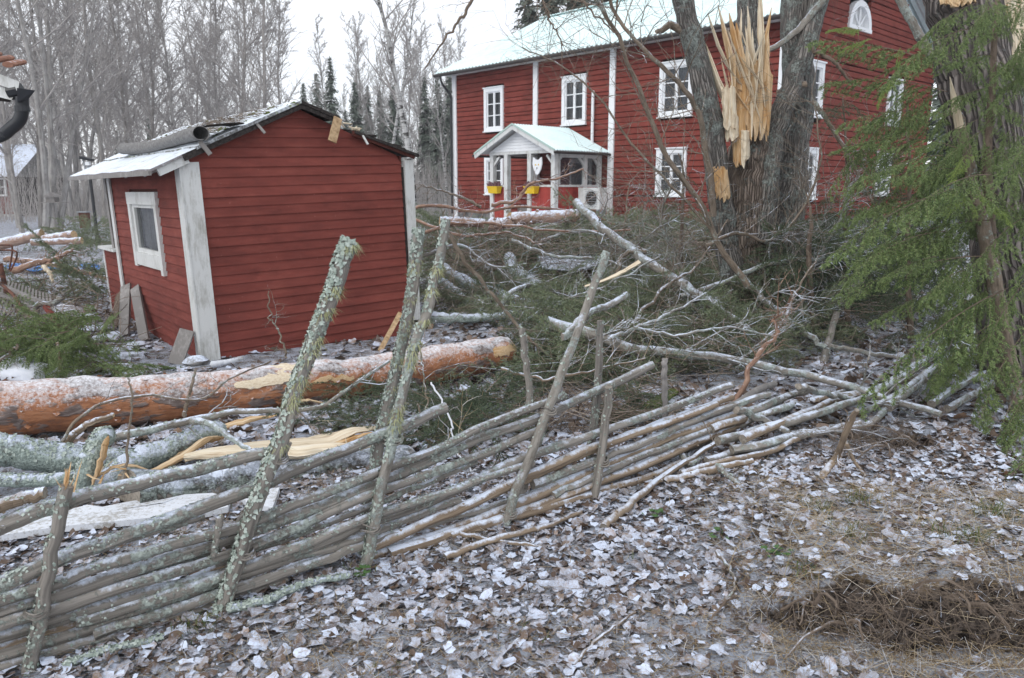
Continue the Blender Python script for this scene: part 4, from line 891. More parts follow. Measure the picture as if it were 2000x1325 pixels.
for pts, dia, mat, lich in [
 ([(1390, 838, .14), (1500, 805, .14), (1600, 780, .12), (1700, 762, .10), (1790, 735, .12)], 17, 'rail_bare', 0),
 ([(1400, 862, .10), (1520, 830, .12), (1620, 800, .14), (1705, 770, .14), (1800, 712, .16), (1905, 650, .12)], 17, 'branch_grey', 30),
 ([(1430, 880, .06), (1530, 858, .08), (1630, 822, .10), (1720, 790, .10), (1815, 725, .12), (1895, 660, .1)], 17, 'branch_grey', 30),
 ([(1450, 858, .12), (1560, 812, .12), (1640, 780, .12), (1720, 758, .08), (1800, 705, .10), (1870, 672, .08)], 15, 'rail_bare', 0),
 ([(1735, 795, .10), (1790, 750, .14), (1850, 705, .14), (1930, 668, .10), (1990, 640, .08)], 20, 'branch_grey', 20),
 ([(1380, 900, .04), (1480, 872, .05), (1590, 845, .06), (1690, 832, .06), (1730, 800, .08)], 17, 'rail_wood', 20),
 ([(1330, 925, .03), (1420, 900, .04), (1510, 880, .05), (1560, 855, .05), (1650, 830, .05)], 15, 'rail_bare', 0),
 ([(1440, 815, .15), (1500, 790, .14), (1545, 772, .12), (1585, 762, .1)], 18, 'rail_wood', 20),
 ([(1430, 835, .10), (1520, 800, .12), (1590, 780, .1), (1660, 762, .1)], 14, 'branch_grey', 10),
 ([(1360, 820, .2), (1430, 795, .2), (1475, 765, .18), (1512, 750, .15)], 19, 'greywood', 0),
 ([(1545, 850, .03), (1620, 838, .04), (1700, 820, .05)], 18, 'rail_wood', 0),
 ([(1300, 940, .02), (1400, 915, .03), (1470, 900, .04)], 17, 'rail_bare', 0),
 ([(1820, 790, .05), (1880, 750, .06), (1960, 715, .06)], 16, 'branch_grey', 10),
 ([(1850, 800, .03), (1930, 755, .05), (2010, 720, .05)], 16, 'branch_grey', 0)]: gpole(pts, dia, mat, lich=lich)
stk = [ # stakes: path, dia bottom, dia top, off, mat, lichen, label
 ([(440, 1168), (500, 985), (545, 865), (600, 700), (650, 570), (672, 500), (685, 472)], 30, 42, .05, 'stake_wood', 0, 'tall stake with bushy lichen at its broken top'),
 ([(478, 1012), (520, 940), (560, 862)], 26, 26, -.06, 'stake_wood', 0, None),
 ([(715, 1097), (738, 990), (765, 860), (800, 715), (835, 600), (858, 510), (872, 430)], 28, 22, .05, 'branch_grey', 60, None),
 ([(712, 1060), (728, 940), (748, 830), (775, 715), (800, 600), (812, 520), (818, 445)], 26, 30, -.06, 'stake_wood', 700, None),
 ([(978, 1042), (1020, 930), (1072, 795), (1120, 670), (1160, 560), (1187, 492)], 25, 18, .05, 'branch_grey', 60, None),
 ([(1010, 990), (1035, 905), (1062, 830)], 24, 20, -.06, 'stake_wood', 0, None),
 ([(1030, 800), (1035, 770), (1026, 700), (1020, 640)], 18, 17, -.5, 'stake_wood', 60, None),
 ([(1162, 967), (1172, 905), (1182, 830), (1190, 755)], 24, 19, .05, 'stake_wood', 40, None),
 ([(1150, 910), (1160, 830), (1169, 740), (1172, 625)], 20, 18, -.06, 'stake_wood', 120, None),
 ([(60, 1296), (80, 1200), (102, 1080), (130, 948)], 28, 27, .05, 'stake_wood', 120, 'broken fence stake with an orange splintered top'),
 ([(1299, 790), (1298, 740), (1299, 700)], 14, 15, -.1, 'greywood', 0, None),
]
SK = []
for pts, d0, d1, off, mat, lich, lab in stk:
    pt = [FP(x, y, off) for x, y in pts]; k0 = (pt[0]-CAM).length/F; k1 = (pt[-1]-CAM).length/F
    gz = H(pt[0].x, pt[0].y)
    if abs(off) < .3: pt = [pt[0]-(pt[1]-pt[0]).normalized()*.12]+pt
    o = wood('stake', pt, d0*k0*.41, d1*k1*.40, mat, fence, 9, 30, .010, .22, 'oldend'); SK.append(o)
    if lab: o['label'] = lab
    if lich: p_, rr = o_path[o.name]; flakes(p_, rr, lich*2, .010, -.3, o)
o = gpole([(1607, 712, 0.0), (1618, 668, .14), (1634, 612, .36)], 17, 'stake_wood', fence, 'stake')
# thick crust and beard lichen on the tall stake and its neighbours
def beard(path, n, L, parent, sp=.02, f0=.3, f1=1.0, thr=0.0):
    vs = []; sd = random.uniform(0, 50)
    for _ in range(n*4):
        if len(vs) >= n: break
        f = random.uniform(f0, f1)*(len(path)-1.01); i = int(f); p = path[i].lerp(path[i+1], f-i)
        if nz(f*.55+sd, 0) < thr: continue
        a = V((random.gauss(0, 1), random.gauss(0, 1), 0)).normalized(); q = p+a*sp; l = L*random.uniform(.4, 1.2); e = q+a*l*.35+V((random.gauss(0, .25)*l, random.gauss(0, .25)*l, -l*random.uniform(.3, 1))); w = V((-a.y, a.x, 0))*.0018
        vs.append([q-w, q+w, e])
    if vs: v = np.array([[tuple(x) for x in t] for t in vs]).reshape(-1, 3); npmesh('beard_lichen', v, np.arange(len(v)).reshape(-1, 3), M['beard'], parent=parent, kind='stuff')
p_, rr = o_path[SK[0].name]; flakes(p_, rr, 2200, .013, -.5, SK[0]); beard(p_, 1500, .055, SK[0], .028, .42, 1, .02)
p_, rr = o_path[SK[3].name]; beard(p_, 900, .045, SK[3], .02, .4, .95, .05)
p_, rr = o_path[SK[2].name]; beard(p_, 1100, .055, SK[2], .018, .42, .86, .05); flakes(p_, rr, 500, .012, 0, SK[2])
def splinters(n, base, tip_fn, r, mat, parent, name='splinter', flat=.35):
    for i in range(n):
        b = base() if callable(base) else base; t = tip_fn(b); m = b.lerp(t, .55)+V((random.gauss(0, 1), random.gauss(0, 1), 0))*(t-b).length*.03; rr_ = r*random.uniform(.5, 1.3); mb = MB(); mb.tube([b, m, t], [rr_, rr_*.75, rr_*.08], 5, 0, None, True, .2, 8, flat); mb.build(name, M[mat], parent)
tp = FP(130, 950, .05)
splinters(9, lambda: tp+V((random.gauss(0, .012), random.gauss(0, .01), -.02)), lambda b: b+V((random.gauss(.01, .02), random.gauss(0, .02), random.uniform(.03, .11))), .007, 'fresh', fence)
# osier ties round the stake pairs
for (x, y) in ((542, 893), (476, 1077), (768, 856), (723, 1028), (1068, 800), (992, 1000), (72, 1190), (1172, 900)):
    for j in range(3):
        c = FP(x, y+j*4-4, .03); mb = MB(); R0 = .034+.003*j; tilt = random.uniform(-.3, .3)
        mb.tube([c + _fd*(R0*math.cos(a)) + _fn*(R0*1.4*math.sin(a)) + V((0, 0, tilt*R0*math.cos(a)+.004*math.sin(3*a))) for a in lerps(0, 6.3, 15)], .0042, 5); mb.build('tie', M['stake_wood'], fence)
# small broken spur poking up through the rails
rail([(430, 1010), (424, 1050), (415, 1090)], 15, 'rail_wood', .05, 60, name='spur'); rail([(1100, 660), (1150, 612), (1190, 596), (1224, 576)], 17, 'branch_grey', -.02, 30, name='spur')
# loose pieces in front of the fence
def loose(name, label, cat, pts, dia, mat, group=None, lich=0, d1=None, twigs=0, tl=(.1, .3), cap='oldend', sq=1, jit=.01):
    pt = [(P(*q) if len(q) == 3 and q[2] > 1.0 else GT(q[0], q[1], q[2] if len(q) == 3 else 0)) for q in pts]
    c = sum(pt, V((0, 0, 0)))/len(pt); T_ = thing(name, label, cat, tuple(c), group); k = (c-CAM).length/F
    o = wood('stem', pt, dia*k/2, (d1 if d1 else dia*.6)*k/2, mat, T_, 9, 30, jit, .18, cap, sq=sq)
    if lich: p_, rr = o_path[o.name]; flakes(p_, rr, lich, .011, -.3, T_)
    if twigs:
        mb = MB(); twigset(mb, o_path[o.name][0], twigs, tl[0], tl[1], max(.0028, dia*k*.10), depth=2); mb.build('twigs', M[mat], T_, kind='stuff')
    return T_
loose('fallen_stick', 'pale bare stick lying on frosted leaves in front of the fence', 'stick', [(870, 1088, .02), (960, 1055, .03), (1060, 1030, .03), (1135, 1000, .02)], 14, 'rail_bare')
loose('fallen_stick', 'thin pale stick crossing beneath the longer one before the fence', 'stick', [(838, 1028, .03), (910, 1045, .02), (990, 1060, .015), (1075, 1068, .01)], 10, 'rail_bare')
loose('fallen_stick', 'long peeled stick lying diagonally below the right end of the fence', 'stick', [(1178, 1030, .02), (1230, 985, .03), (1290, 935, .04), (1350, 895, .05), (1425, 850, .1)], 16, 'rail_bare', twigs=3)
loose('fallen_stick', 'short grey stick with a knot propped on the frosty bank right of the fence', 'stick', [(1322, 870, .06), (1345, 905, .03), (1370, 895, .02)], 14, 'branch_grey', lich=30)
loose('fallen_stick', 'short lichen spotted stick lying on the leaves below the fence end', 'stick', [(1400, 910, .04), (1420, 928, .02), (1445, 948, .01)], 12, 'branch_grey', lich=30)
loose('lichen_branch', 'thin lichen covered branch lying at the foot of the tall stakes', 'branch', [(445, 1190, .02), (520, 1172, .03), (600, 1140, .04), (680, 1125, .03)], 16, 'lichen_bark', lich=500, d1=10)
loose('lichen_branch', 'small lichen covered twig on the leaves at the lower left', 'branch', [(130, 1300, .02), (190, 1275, .02), (250, 1262, .02), (320, 1245, .02)], 12, 'lichen_bark', lich=300, d1=8)
loose('fallen_twig', 'thin crooked twig on straw at the bottom centre of the ground', 'twig', [(1120, 1300, .01), (1160, 1255, .02), (1200, 1225, .02), (1240, 1195, .01)], 7, 'rail_bare')
loose('fallen_twig', 'thin curved brown twig among leaves right of the ground centre', 'twig', [(1400, 1080, .03), (1425, 1110, .02), (1435, 1145, .02), (1410, 1185, .01)], 7, 'branch_bark')
loose('root_branch', 'pale forked root branch standing out of the dug up soil right of the fence', 'root', [(1600, 935, .02), (1632, 895, .10), (1650, 850, .26), (1673, 800, .42)], 15, 'rail_bare', d1=8, twigs=3, tl=(.1, .25))
loose('root_branch', 'thin root leaning against the dug up soil hole', 'root', [(1652, 865, .18), (1668, 900, .08), (1690, 930, .02)], 8, 'rail_bare', twigs=3, tl=(.06, .15))
# ------------------------------------------------------------------ the fallen pine log and the split oak
def logthing(name, label, pts, rads, mat, capmat='endgrain', n=26, seg=60, rough=.10, jit=.02, **kw):
    pt = [(P(*q)) for q in pts]; c = sum(pt, V((0, 0, 0)))/len(pt); T_ = thing(name, label, 'log', tuple(c), kw.get('group'))
    p_ = curve(pt, seg, jit); rr = [rads[0]+(rads[1]-rads[0])*i/(seg-1) for i in range(seg)]; mb = MB(); mb.tube(p_, rr, n, 0, 1, True, rough, 3); mb.build('bark' if not kw.get('bn') else kw['bn'], [M[mat], M[capmat]], T_, True); return T_, p_, rr
pine, pp, prr = logthing('fallen_pine_log', 'thick fallen pine log with orange bark dusted in snow in front of the shed', [(-160, 812, 4.45), (0, 800, 4.75), (200, 786, 5.0), (400, 772, 5.3), (560, 752, 5.55), (740, 730, 5.95), (880, 706, 6.3), (990, 688, 6.62)], (.185, .14), 'orange_pine', n=32, seg=80)
def log_skin(path, rr, f0, f1, a0, a1, mat, name, parent, lift=.006, nu=26, nv=12, seed=1, label=None):
    """irregular raised patch following the log's surface (bare wood where bark is torn off)"""
    vs = []; m = len(path)-1
    for i in range(nu+1):
        f = (f0+(f1-f0)*i/nu)*m; k = min(int(f), m-1); c = path[k].lerp(path[k+1], f-k); r = rr[k]; t = (path[k+1]-path[k]).normalized(); a = t.cross(V((0, 0, 1))).normalized(); b = a.cross(t)
        e = max(0.0, math.sin(math.pi*i/nu))**.35; mid = (a0+a1)/2+.18*nz(i*.25, seed)
        for j in range(nv+1):
            w = (j/nv-.5)*(a1-a0)*e*(1+.5*nz(i*.4, j*.05, seed)); th = mid+w; rad = r+lift*(1 if 0 < j < nv and 0 < i < nu else -2.5)
            vs.append(c + a*(rad*math.cos(th)) + b*(rad*math.sin(th)))
    mb = MB(); mb.add(vs, [(i*(nv+1)+j, i*(nv+1)+j+1, (i+1)*(nv+1)+j+1, (i+1)*(nv+1)+j) for i in range(nu) for j in range(nv)], 0, [(v.y*2, v.z*6, v.x) for v in vs]); return mb.build(name, M[mat], parent, True, label=label)
log_skin(pp, prr, .475, .60, .25, .80, 'pale', 'bare_patch', pine, .007, seed=3, label='patch of pale wood where the bark is torn off')
log_skin(pp, prr, .53, .585, .75, 1.45, 'pale', 'bare_patch', pine, .007, seed=5)
log_skin(pp, prr, .60, .665, .10, .42, 'fresh', 'bare_patch', pine, .006, seed=8)
log_skin(pp, prr, .93, .985, .0, .7, 'fresh', 'bare_patch', pine, .006, seed=9)
mb = MB()
for i in range(70):      # lifted bark flakes
    f = random.random()*(len(pp)-2); k = int(f); c = pp[k].lerp(pp[k+1], f-k); t = (pp[k+1]-pp[k]).normalized(); a = t.cross(V((0, 0, 1))).normalized(); b = a.cross(t); th = random.uniform(-.6, 2.2); n_ = a*math.cos(th)+b*math.sin(th); s_ = random.uniform(.01, .03); q = c+n_*prr[k]*1.0; e = t.cross(n_)
    mb.add([q-t*s_, q+t*s_*.8+n_*.008, q+e*s_*.6+n_*.014, q-e*s_*.5+n_*.003], [(0, 3, 1), (0, 1, 2)])
mb.build('bark_flake', M['orange_pine'], pine, kind='stuff')
oak1, q1, r1 = logthing('lichen_log', 'pale lichen covered log lying in front of the pine log at the left edge', [(-120, 858, 3.9), (0, 878, 4.0), (100, 893, 4.1), (200, 905, 4.2), (290, 905, 4.3)], (.088, .085), 'lichen_bark', 'fresh', 18, 40)
flakes(q1, r1, 1500, .014, -.4, oak1)
oak2, q2, r2 = logthing('lichen_log', 'split lichen covered limb curving up to the right with torn orange wood beneath it', [(190, 955, 3.95), (260, 905, 4.1), (330, 878, 4.25), (395, 848, 4.4), (425, 842, 4.5)], (.075, .058), 'lichen_bark', 'oldend', 18, 34)
flakes(q2, r2, 900, .012, -.4, oak2); log_skin(q2, r2, .45, .98, -.95, -.25, 'fresh', 'torn_wood', oak2, .008, seed=12)
oak3, q3, r3 = logthing('oak_trunk', 'large grey oak trunk with furrowed lichen bark lying behind the fence rails', [(250, 965, 3.7), (380, 958, 3.9), (520, 940, 4.1), (660, 920, 4.3), (790, 905, 4.45)], (.13, .115), 'log_bark', 'oldend', 24, 50)
oak4, q4, r4 = logthing('lichen_log', 'thin dark lichen covered limb lying under the pale log at the left edge', [(-100, 930, 3.75), (0, 938, 3.8), (90, 938, 3.85), (180, 930, 3.9)], (.038, .034), 'lichen_bark', 'fresh', 12, 30)
flakes(q4, r4, 500, .012, -.3, oak4)
oak5, q5, r5 = logthing('lichen_stub', 'upright broken lichen stub with a long orange splinter between the two limbs', [(150, 965, 3.75), (165, 925, 3.75), (185, 880, 3.8), (205, 850, 3.85)], (.045, .055), 'lichen_bark', 'fresh', 14, 24)
flakes(q5, r5, 900, .013, -.5, oak5)
def slabs(parent, L, mat='pale'):
    for (pts, w, th) in L:
        pt = curve([P(*q) for q in pts], 26, .008); n = len(pt); mb = MB(); rr = [w*(.35+.65*min(1, 4*i/n))*(1 if i < n*.7 else max(.08, 1-(i-n*.7)/(n*.3)*.95)) for i in range(n)]; mb.tube(pt, rr, 8, 0, None, True, .35, 7, th); mb.build('split_wood', M[mat], parent, True)
spl = thing('splintered_trunk', 'long pale splintered slabs of freshly split trunk lying behind the fence', 'split wood', tuple(P(560, 880, 4.4)))
slabs(spl, [([(360, 892, 4.05), (450, 884, 4.1), (560, 884, 4.15), (660, 876, 4.2), (740, 868, 4.3)], .06, .6), ([(360, 900, 4.2), (450, 878, 4.3), (560, 868, 4.4), (640, 862, 4.5), (690, 842, 4.6), (745, 836, 4.7)], .055, .45), ([(380, 888, 4.3), (500, 880, 4.35), (620, 875, 4.5), (720, 860, 4.6), (800, 885, 4.7)], .05, .5), ([(440, 880, 4.4), (560, 868, 4.5), (650, 850, 4.6), (740, 832, 4.75)], .035, .5), ([(620, 895, 4.3), (700, 880, 4.4), (780, 884, 4.55), (840, 895, 4.6)], .045, .5), ([(520, 905, 4.2), (600, 900, 4.25), (700, 895, 4.35)], .035, .5)], 'pale')
slabs(spl, [([(400, 893, 4.15), (520, 890, 4.25), (640, 872, 4.4), (700, 850, 4.5)], .022, .6), ([(610, 880, 4.5), (680, 860, 4.55), (730, 845, 4.6)], .03, .5)], 'fresh')
slabs(oak2, [([(225, 960, 3.9), (300, 920, 4.0), (350, 895, 4.1), (400, 860, 4.3), (425, 852, 4.4)], .028, .6)], 'fresh')
slabs(oak5, [([(180, 948, 3.72), (195, 910, 3.72), (205, 870, 3.74), (212, 852, 3.76)], .02, .6), ([(150, 948, 3.75), (190, 930, 3.8), (240, 908, 3.85), (300, 922, 3.9)], .012, .6)], 'fresh')
slabs(pine, [([(400, 855, 4.9), (430, 838, 4.95), (480, 822, 5.0), (540, 812, 5.05)], .03, .6), ([(560, 790, 5.2), (600, 782, 5.3), (640, 790, 5.4)], .016, .6)], 'fresh')
splinters(26, lambda: P(random.uniform(670, 750), random.uniform(885, 905), 4.35), lambda b: b+V((random.gauss(0, .07), random.gauss(0, .05), random.gauss(.03, .05))), .007, 'pale', spl)
splinters(8, lambda: P(random.uniform(150, 250), random.uniform(905, 950), 3.7), lambda b: b+V((random.gauss(.05, .08), random.gauss(0, .04), random.gauss(.02, .05))), .006, 'fresh', oak5)
splinters(4, lambda: P(random.uniform(560, 640), 822, 4.9), lambda b: b+V((random.gauss(.1, .08), random.gauss(0, .04), random.gauss(.0, .05))), .006, 'pale', spl)
loose('fallen_stick', 'short pale broken branch leaning against the orange pine log at the left', 'stick', [(128, 862, 4.25), (170, 830, 4.3), (222, 812, 4.35)], 15, 'rail_bare', cap='fresh')
loose('grey_branch', 'grey forked branch lying along the foot of the pine log', 'branch', [(215, 856, 4.2), (300, 838, 4.25), (380, 820, 4.3), (450, 806, 4.35), (540, 802, 4.4), (620, 796, 4.45), (680, 760, 4.5), (760, 705, 4.6)], 16, 'branch_grey', lich=120, d1=5, twigs=5, tl=(.2, .4))
loose('grey_branch', 'smooth grey branch fork dipping to the right over the split slabs', 'branch', [(375, 822, 4.2), (410, 828, 4.1), (450, 855, 4.0), (490, 880, 3.95)], 15, 'branch_grey', d1=7)
loose('bent_twig', 'long thin arched twig bending across the pine log', 'twig', [(122, 862, 4.0), (150, 820, 4.1), (210, 785, 4.2), (290, 773, 4.25), (390, 780, 4.3), (450, 740, 4.4), (530, 705, 4.5)], 6, 'branch_bark', d1=3, twigs=3)
loose('bent_twig', 'upright dark forked twig standing against the middle of the pine log', 'twig', [(358, 815, 4.3), (370, 770, 4.3), (382, 722, 4.35)], 8, 'branch_bark', d1=4, twigs=2)
loose('bent_twig', 'thin upright sapling stem in front of the left end of the pine log', 'twig', [(245, 935, 3.7), (250, 860, 3.75), (258, 780, 3.8), (250, 738, 3.85)], 5, 'branch_bark', d1=3)
# snow covered board lying at the left, and a second offcut
def ground_plate(name, label, cat, poly, z, th, mat, tilt=None, ragged=0):
    pt = [GT(x, y, z+(dz if tilt else 0)) for (x, y, *r) in poly for dz in [(r[0] if r else 0)]]; c = sum(pt, V((0, 0, 0)))/len(pt); T_ = thing(name, label, cat, tuple(c)); n = len(pt); mb = MB()
    mb.add(pt+[p-V((0, 0, th)) for p in pt]+[c+V((0, 0, .004))], [(i, (i+1) % n, 2*n) for i in range(n)]+[(n+i, n+(i+1) % n, (i+1) % n, i) for i in range(n)]+[tuple(range(2*n-1, n-1, -1))]); mb.build('sheet', M[mat], T_); return T_
ground_plate('snowy_sheet', 'long pale snow covered sheet with a ragged upper edge lying behind the left rails', 'sheet', [(-60, 1052), (0, 1046), (120, 1028), (250, 1016), (400, 1000), (445, 990), (450, 972), (415, 963), (360, 966), (318, 982), (300, 972), (250, 980), (200, 990), (170, 986), (120, 1000), (60, 1014), (0, 1026), (-60, 1036)], .05, .03, 'snowboard')
ground_plate('snowy_offcut', 'small pale snowy board end showing beside the second pair of stakes', 'board', [(505, 985), (532, 992), (546, 952), (520, 956), (470, 968), (480, 980)], .05, .03, 'snowboard')
# ------------------------------------------------------------------ boards and stones by the shed
def plank(label, a, b, w, th, mat, group=None, name='grey_board'):
    T_ = thing(name, label, 'board', tuple((V(a)+V(b))/2), group); mb = MB(); d = (V(b)-V(a)).normalized(); vw = V((0, -1, 0)); mb.bar(a, b, w, th, upv=vw); mb.build('plank', M[mat], T_); return T_
plank('weathered grey board with nail holes leaning upright against the far end of the shed side', tuple(GT(242, 658)), tuple(P(246, 558, 8.9)), .125, .03, 'greywood')
plank('weathered grey board leaning against the shed just beside its twin', tuple(GT(283, 668)), tuple(P(264, 562, 8.75)), .12, .03, 'greywood')
plank('short wide grey board leaning on the shed side near the white corner', tuple(GT(342, 712)), tuple(P(366, 645, 7.1)), .135, .03, 'greywood')
plank('dark narrow board in shadow behind the two leaning grey boards', tuple(GT(226, 640)), tuple(P(232, 575, 9.6)), .12, .03, 'twig_bark')
plank('yellowish broken lath leaning on the right foot of the shed', tuple(GT(742, 686)), tuple(P(782, 612, 7.9)), .05, .025, 'endgrain', name='broken_lath')
def rock(label, x, y, s, mat='stone', sq=(1, 1, .6), name='stone', cat='stone', up=0):
    c = GT(x, y, up); T_ = None; mb = MB(); n = 10; vs = []; sd = random.uniform(0, 99)
    for i in range(1, n):
        for k in range(14):
            th = math.pi*i/n; ph = 2*math.pi*k/14; d = V((math.sin(th)*math.cos(ph), math.sin(th)*math.sin(ph), math.cos(th))); r = s*(1+.30*noise.noise(d*1.6+V((sd, 0, 0)))+.08*noise.noise(d*5+V((sd, 0, 0)))); vs.append(c+V((d.x*r*sq[0], d.y*r*sq[1], d.z*r*sq[2]+s*sq[2]*.35)))
    m = len(vs); vs += [c+V((0, 0, s*sq[2]*1.3)), c-V((0, 0, s*sq[2]*.6))]
    fs = [(i*14+k, i*14+(k+1) % 14, (i+1)*14+(k+1) % 14, (i+1)*14+k) for i in range(n-2) for k in range(14)]+[(k, (k+1) % 14, m) for k in range(14)]+[((n-2)*14+(k+1) % 14, (n-2)*14+k, m+1) for k in range(14)]
    mb.add(vs, fs); return mb.build(name, M[mat], None, True, label=label, cat=cat) if False else tag(mb.build(name, M[mat], None, True), label, cat)
rock('white snow capped boulder behind the green boughs at the left', 128, 620, .21, 'snow', (1, .8, .55))
rock('large snowy white stone low in the green boughs at the left edge', 45, 735, .22, 'snow', (1.2, .8, .45))
for i, (x, y, s_) in enumerate([(172, 622, .12), (190, 645, .14), (205, 665, .13), (220, 690, .12), (232, 655, .10), (250, 700, .13), (240, 722, .11), (262, 735, .10), (270, 675, .09)]):
    rock(['pale edging stone at the far end of the stone row beside the shed', 'second pale edging stone of the row beside the shed', 'third edging stone of the row beside the shed', 'middle edging stone of the row beside the shed', 'edging stone lying right of the row towards the leaning boards', 'snowy edging stone near the near end of the row', 'low snowy edging stone between its near neighbours in the row', 'nearest edging stone of the row just behind the pine log', 'small edging stone beside the foot of the leaning boards'][i], x, y, s_, 'stone', (1.2, .9, .35))
rock('grey foundation block with snow under the white shed corner', 385, 712, .09, 'stone', (1.3, 1, .7))
loose('snowy_lath', 'flat snowy lath lying at the foot of the red shed wall', 'lath', [(415, 712, .04), (450, 706, .04), (472, 700, .04)], 12, 'snowboard')
# ------------------------------------------------------------------ the storm broken tree beside the house
random.seed(5)
def trunk(parent, name, pts, rads, mat, n=20, seg=44, rough=.16, jit=.03, cap=True, **kw):
    p_ = curve([P(*q) for q in pts], seg, jit); rr = [np.interp(i/(seg-1), np.linspace(0, 1, len(rads)), rads) for i in range(seg)]
    mb = MB(); mb.tube(p_, rr, n, 0, 1, cap, rough, 4); mb.build(name, [M[mat], M['fresh']], parent, True, **kw); return p_, rr
bt = thing('broken_tree', 'old multi stemmed tree with its main trunk snapped into a fan of fresh splinters', 'tree', tuple(G(1455, 640)))
b_main, b_mr = trunk(bt, 'trunk', [(1462, 690, 8.8), (1460, 600, 8.85), (1455, 500, 8.9), (1452, 400, 8.9), (1460, 310, 8.9), (1470, 235, 8.9)], [.40, .30, .275, .265, .25, .22, .18], 'oak_brown', 24, 60, .16, .03)
b_left, b_lr = trunk(bt, 'stem', [(1440, 620, 8.7), (1424, 500, 8.7), (1408, 400, 8.65), (1390, 250, 8.6), (1365, 130, 8.55), (1340, 30, 8.5), (1322, -80, 8.4)], [.15, .135, .13, .125, .12, .115, .105], 'oak_bark', 18)
b_r1, b_rr1 = trunk(bt, 'stem', [(1505, 680, 9.3), (1530, 560, 9.3), (1540, 430, 9.3), (1548, 300, 9.3), (1560, 180, 9.3), (1556, 60, 9.3), (1560, -80, 9.3)], [.25, .20, .185, .18, .19, .175, .16], 'oak_bark', 20)
b_r2, b_rr2 = trunk(bt, 'stem', [(1482, 470, 8.75), (1498, 360, 8.8), (1512, 260, 8.85), (1545, 170, 8.9), (1582, 70, 9.0), (1612, -60, 9.1)], [.13, .12, .115, .11, .105, .10], 'oak_bark', 16)
b_r3, b_rr3 = trunk(bt, 'stem', [(1470, 330, 9.5), (1468, 180, 9.6), (1462, 60, 9.7), (1466, -80, 9.8)], [.16, .14, .14, .13], 'oak_bark', 16)
trunk(bt, 'limb', [(1498, 100, 9.0), (1540, 75, 9.0), (1580, 35, 8.95), (1625, -20, 8.9)], [.028, .035, .04, .05], 'branch_grey', 8, 20, .1, .02)
trunk(bt, 'limb', [(1520, 185, 9.0), (1545, 172, 8.9), (1577, 164, 8.85)], [.05, .045, .03], 'branch_bark', 8, 12, .1, .01)
trunk(bt, 'limb', [(1340, 60, 8.5), (1310, 50, 8.5), (1280, 66, 8.45)], [.06, .04, .02], 'branch_bark', 8, 12)
def spl_tree(n, bx, by, tipf, w, mat, Y=8.72, flat=.3):
    for i in range(n):
        b = P(random.uniform(*bx), random.uniform(*by), Y+random.uniform(-.12, .2)); tx, ty = tipf(); t = P(tx, ty, Y+random.uniform(-.25, .35)); mid = b.lerp(t, .5)+V((random.gauss(0, .015), random.gauss(0, .02), 0)); mb = MB(); ww = w*random.uniform(.5, 1.4)
        mb.tube([b-V((0, 0, .05)), b.lerp(mid, .5), mid, mid.lerp(t, .6), t], [ww*.15, ww*.9, ww*.85, ww*.5, ww*.05], 6, 0, None, True, .3, 9, flat); mb.build('splinter', M[mat], bt)
random.seed(17)
spl_tree(40, (1432, 1500), (200, 290), lambda: (random.uniform(1412, 1506), random.uniform(85, 190)), .030, 'fresh', 8.66, .5)
spl_tree(34, (1436, 1500), (170, 270), lambda: (lambda a: (1462+a*56, 66+abs(a)*40+random.uniform(-45, 35)))(random.uniform(-1, .8)), .028, 'pale', 8.62)
for tips in ((1402, 10, 1455, 150, .045, 'pale'), (1372, 78, 1440, 225, .058, 'pale'), (1378, 85, 1434, 190, .04, 'pale'), (1408, 38, 1452, 160, .065, 'fresh'), (1424, 26, 1468, 170, .06, 'fresh'), (1460, 12, 1480, 150, .036, 'pale'), (1483, -12, 1492, 120, .036, 'pale'), (1486, -25, 1498, 110, .03, 'pale'), (1507, 15, 1490, 120, .022, 'fresh'), (1500, 60, 1496, 190, .05, 'fresh'), (1438, 45, 1468, 180, .07, 'fresh'), (1382, 25, 1430, 120, .035, 'pale'), (1448, 18, 1452, 120, .02, 'pale'), (1500, 100, 1500, 240, .05, 'fresh')):
    tx, ty, bx_, by_, w_, mt = tips; b = P(bx_, by_+25, 8.62); t = P(tx, ty, 8.55); m_ = b.lerp(t, .5)+V((-.02, 0, -.02)); mb = MB(); mb.tube([b, b.lerp(m_, .5), m_, m_.lerp(t, .6), t], [w_*.2, w_*.9, w_, w_*.75, w_*.15], 7, 0, None, True, .3, 10, .35); mb.build('splinter', M[mt], bt)
def slab_tree(pts, w, mat, th=.4):
    pt = curve([P(*q) for q in pts], 22, .01); n = len(pt); mb = MB(); mb.tube(pt, [w*(.55+.45*math.sin(math.pi*min(1, i/(n*.75))))*(1+.25*nz(i*.6, w*90)) for i in range(n)], 9, 0, None, True, .45, 10, th); mb.build('torn_wood', M[mat], bt, True)
def tear(x0, x1, y0, y1, Y, mat, nx=12, jag=18, sk=0, bulge=.06, parent=None, taper=0):
    """torn wood face: vertical fibre ridges with ragged ends"""
    vs = []; ny = 10
    for j in range(nx+1):
        u = j/nx; a = y0+random.uniform(-jag, jag)*.6+abs(u-.5)*jag; b = y1+random.uniform(-jag, jag)-abs(u-.5)*jag*1.6; rd = random.uniform(-.012, .012)
        for i in range(ny+1):
            f = i/ny; w = 1-taper*f; x = (x0+x1)/2+((x1-x0)*(u-.5))*w+sk*f+1.2*nz(f*4, j*.7); vs.append(P(x, a+(b-a)*f, Y-bulge*(1-(2*u-1)**2)+rd+.012*nz(f*5, j)))
    mb = MB(); mb.add(vs, [(j*(ny+1)+i, j*(ny+1)+i+1, (j+1)*(ny+1)+i+1, (j+1)*(ny+1)+i) for j in range(nx) for i in range(ny)], 0, [(v.x, v.y, v.z) for v in vs]); o = mb.build('torn_wood', M[mat], parent or bt); md = o.modifiers.new('s', 'SOLIDIFY'); md.thickness = .03; md.offset = 0
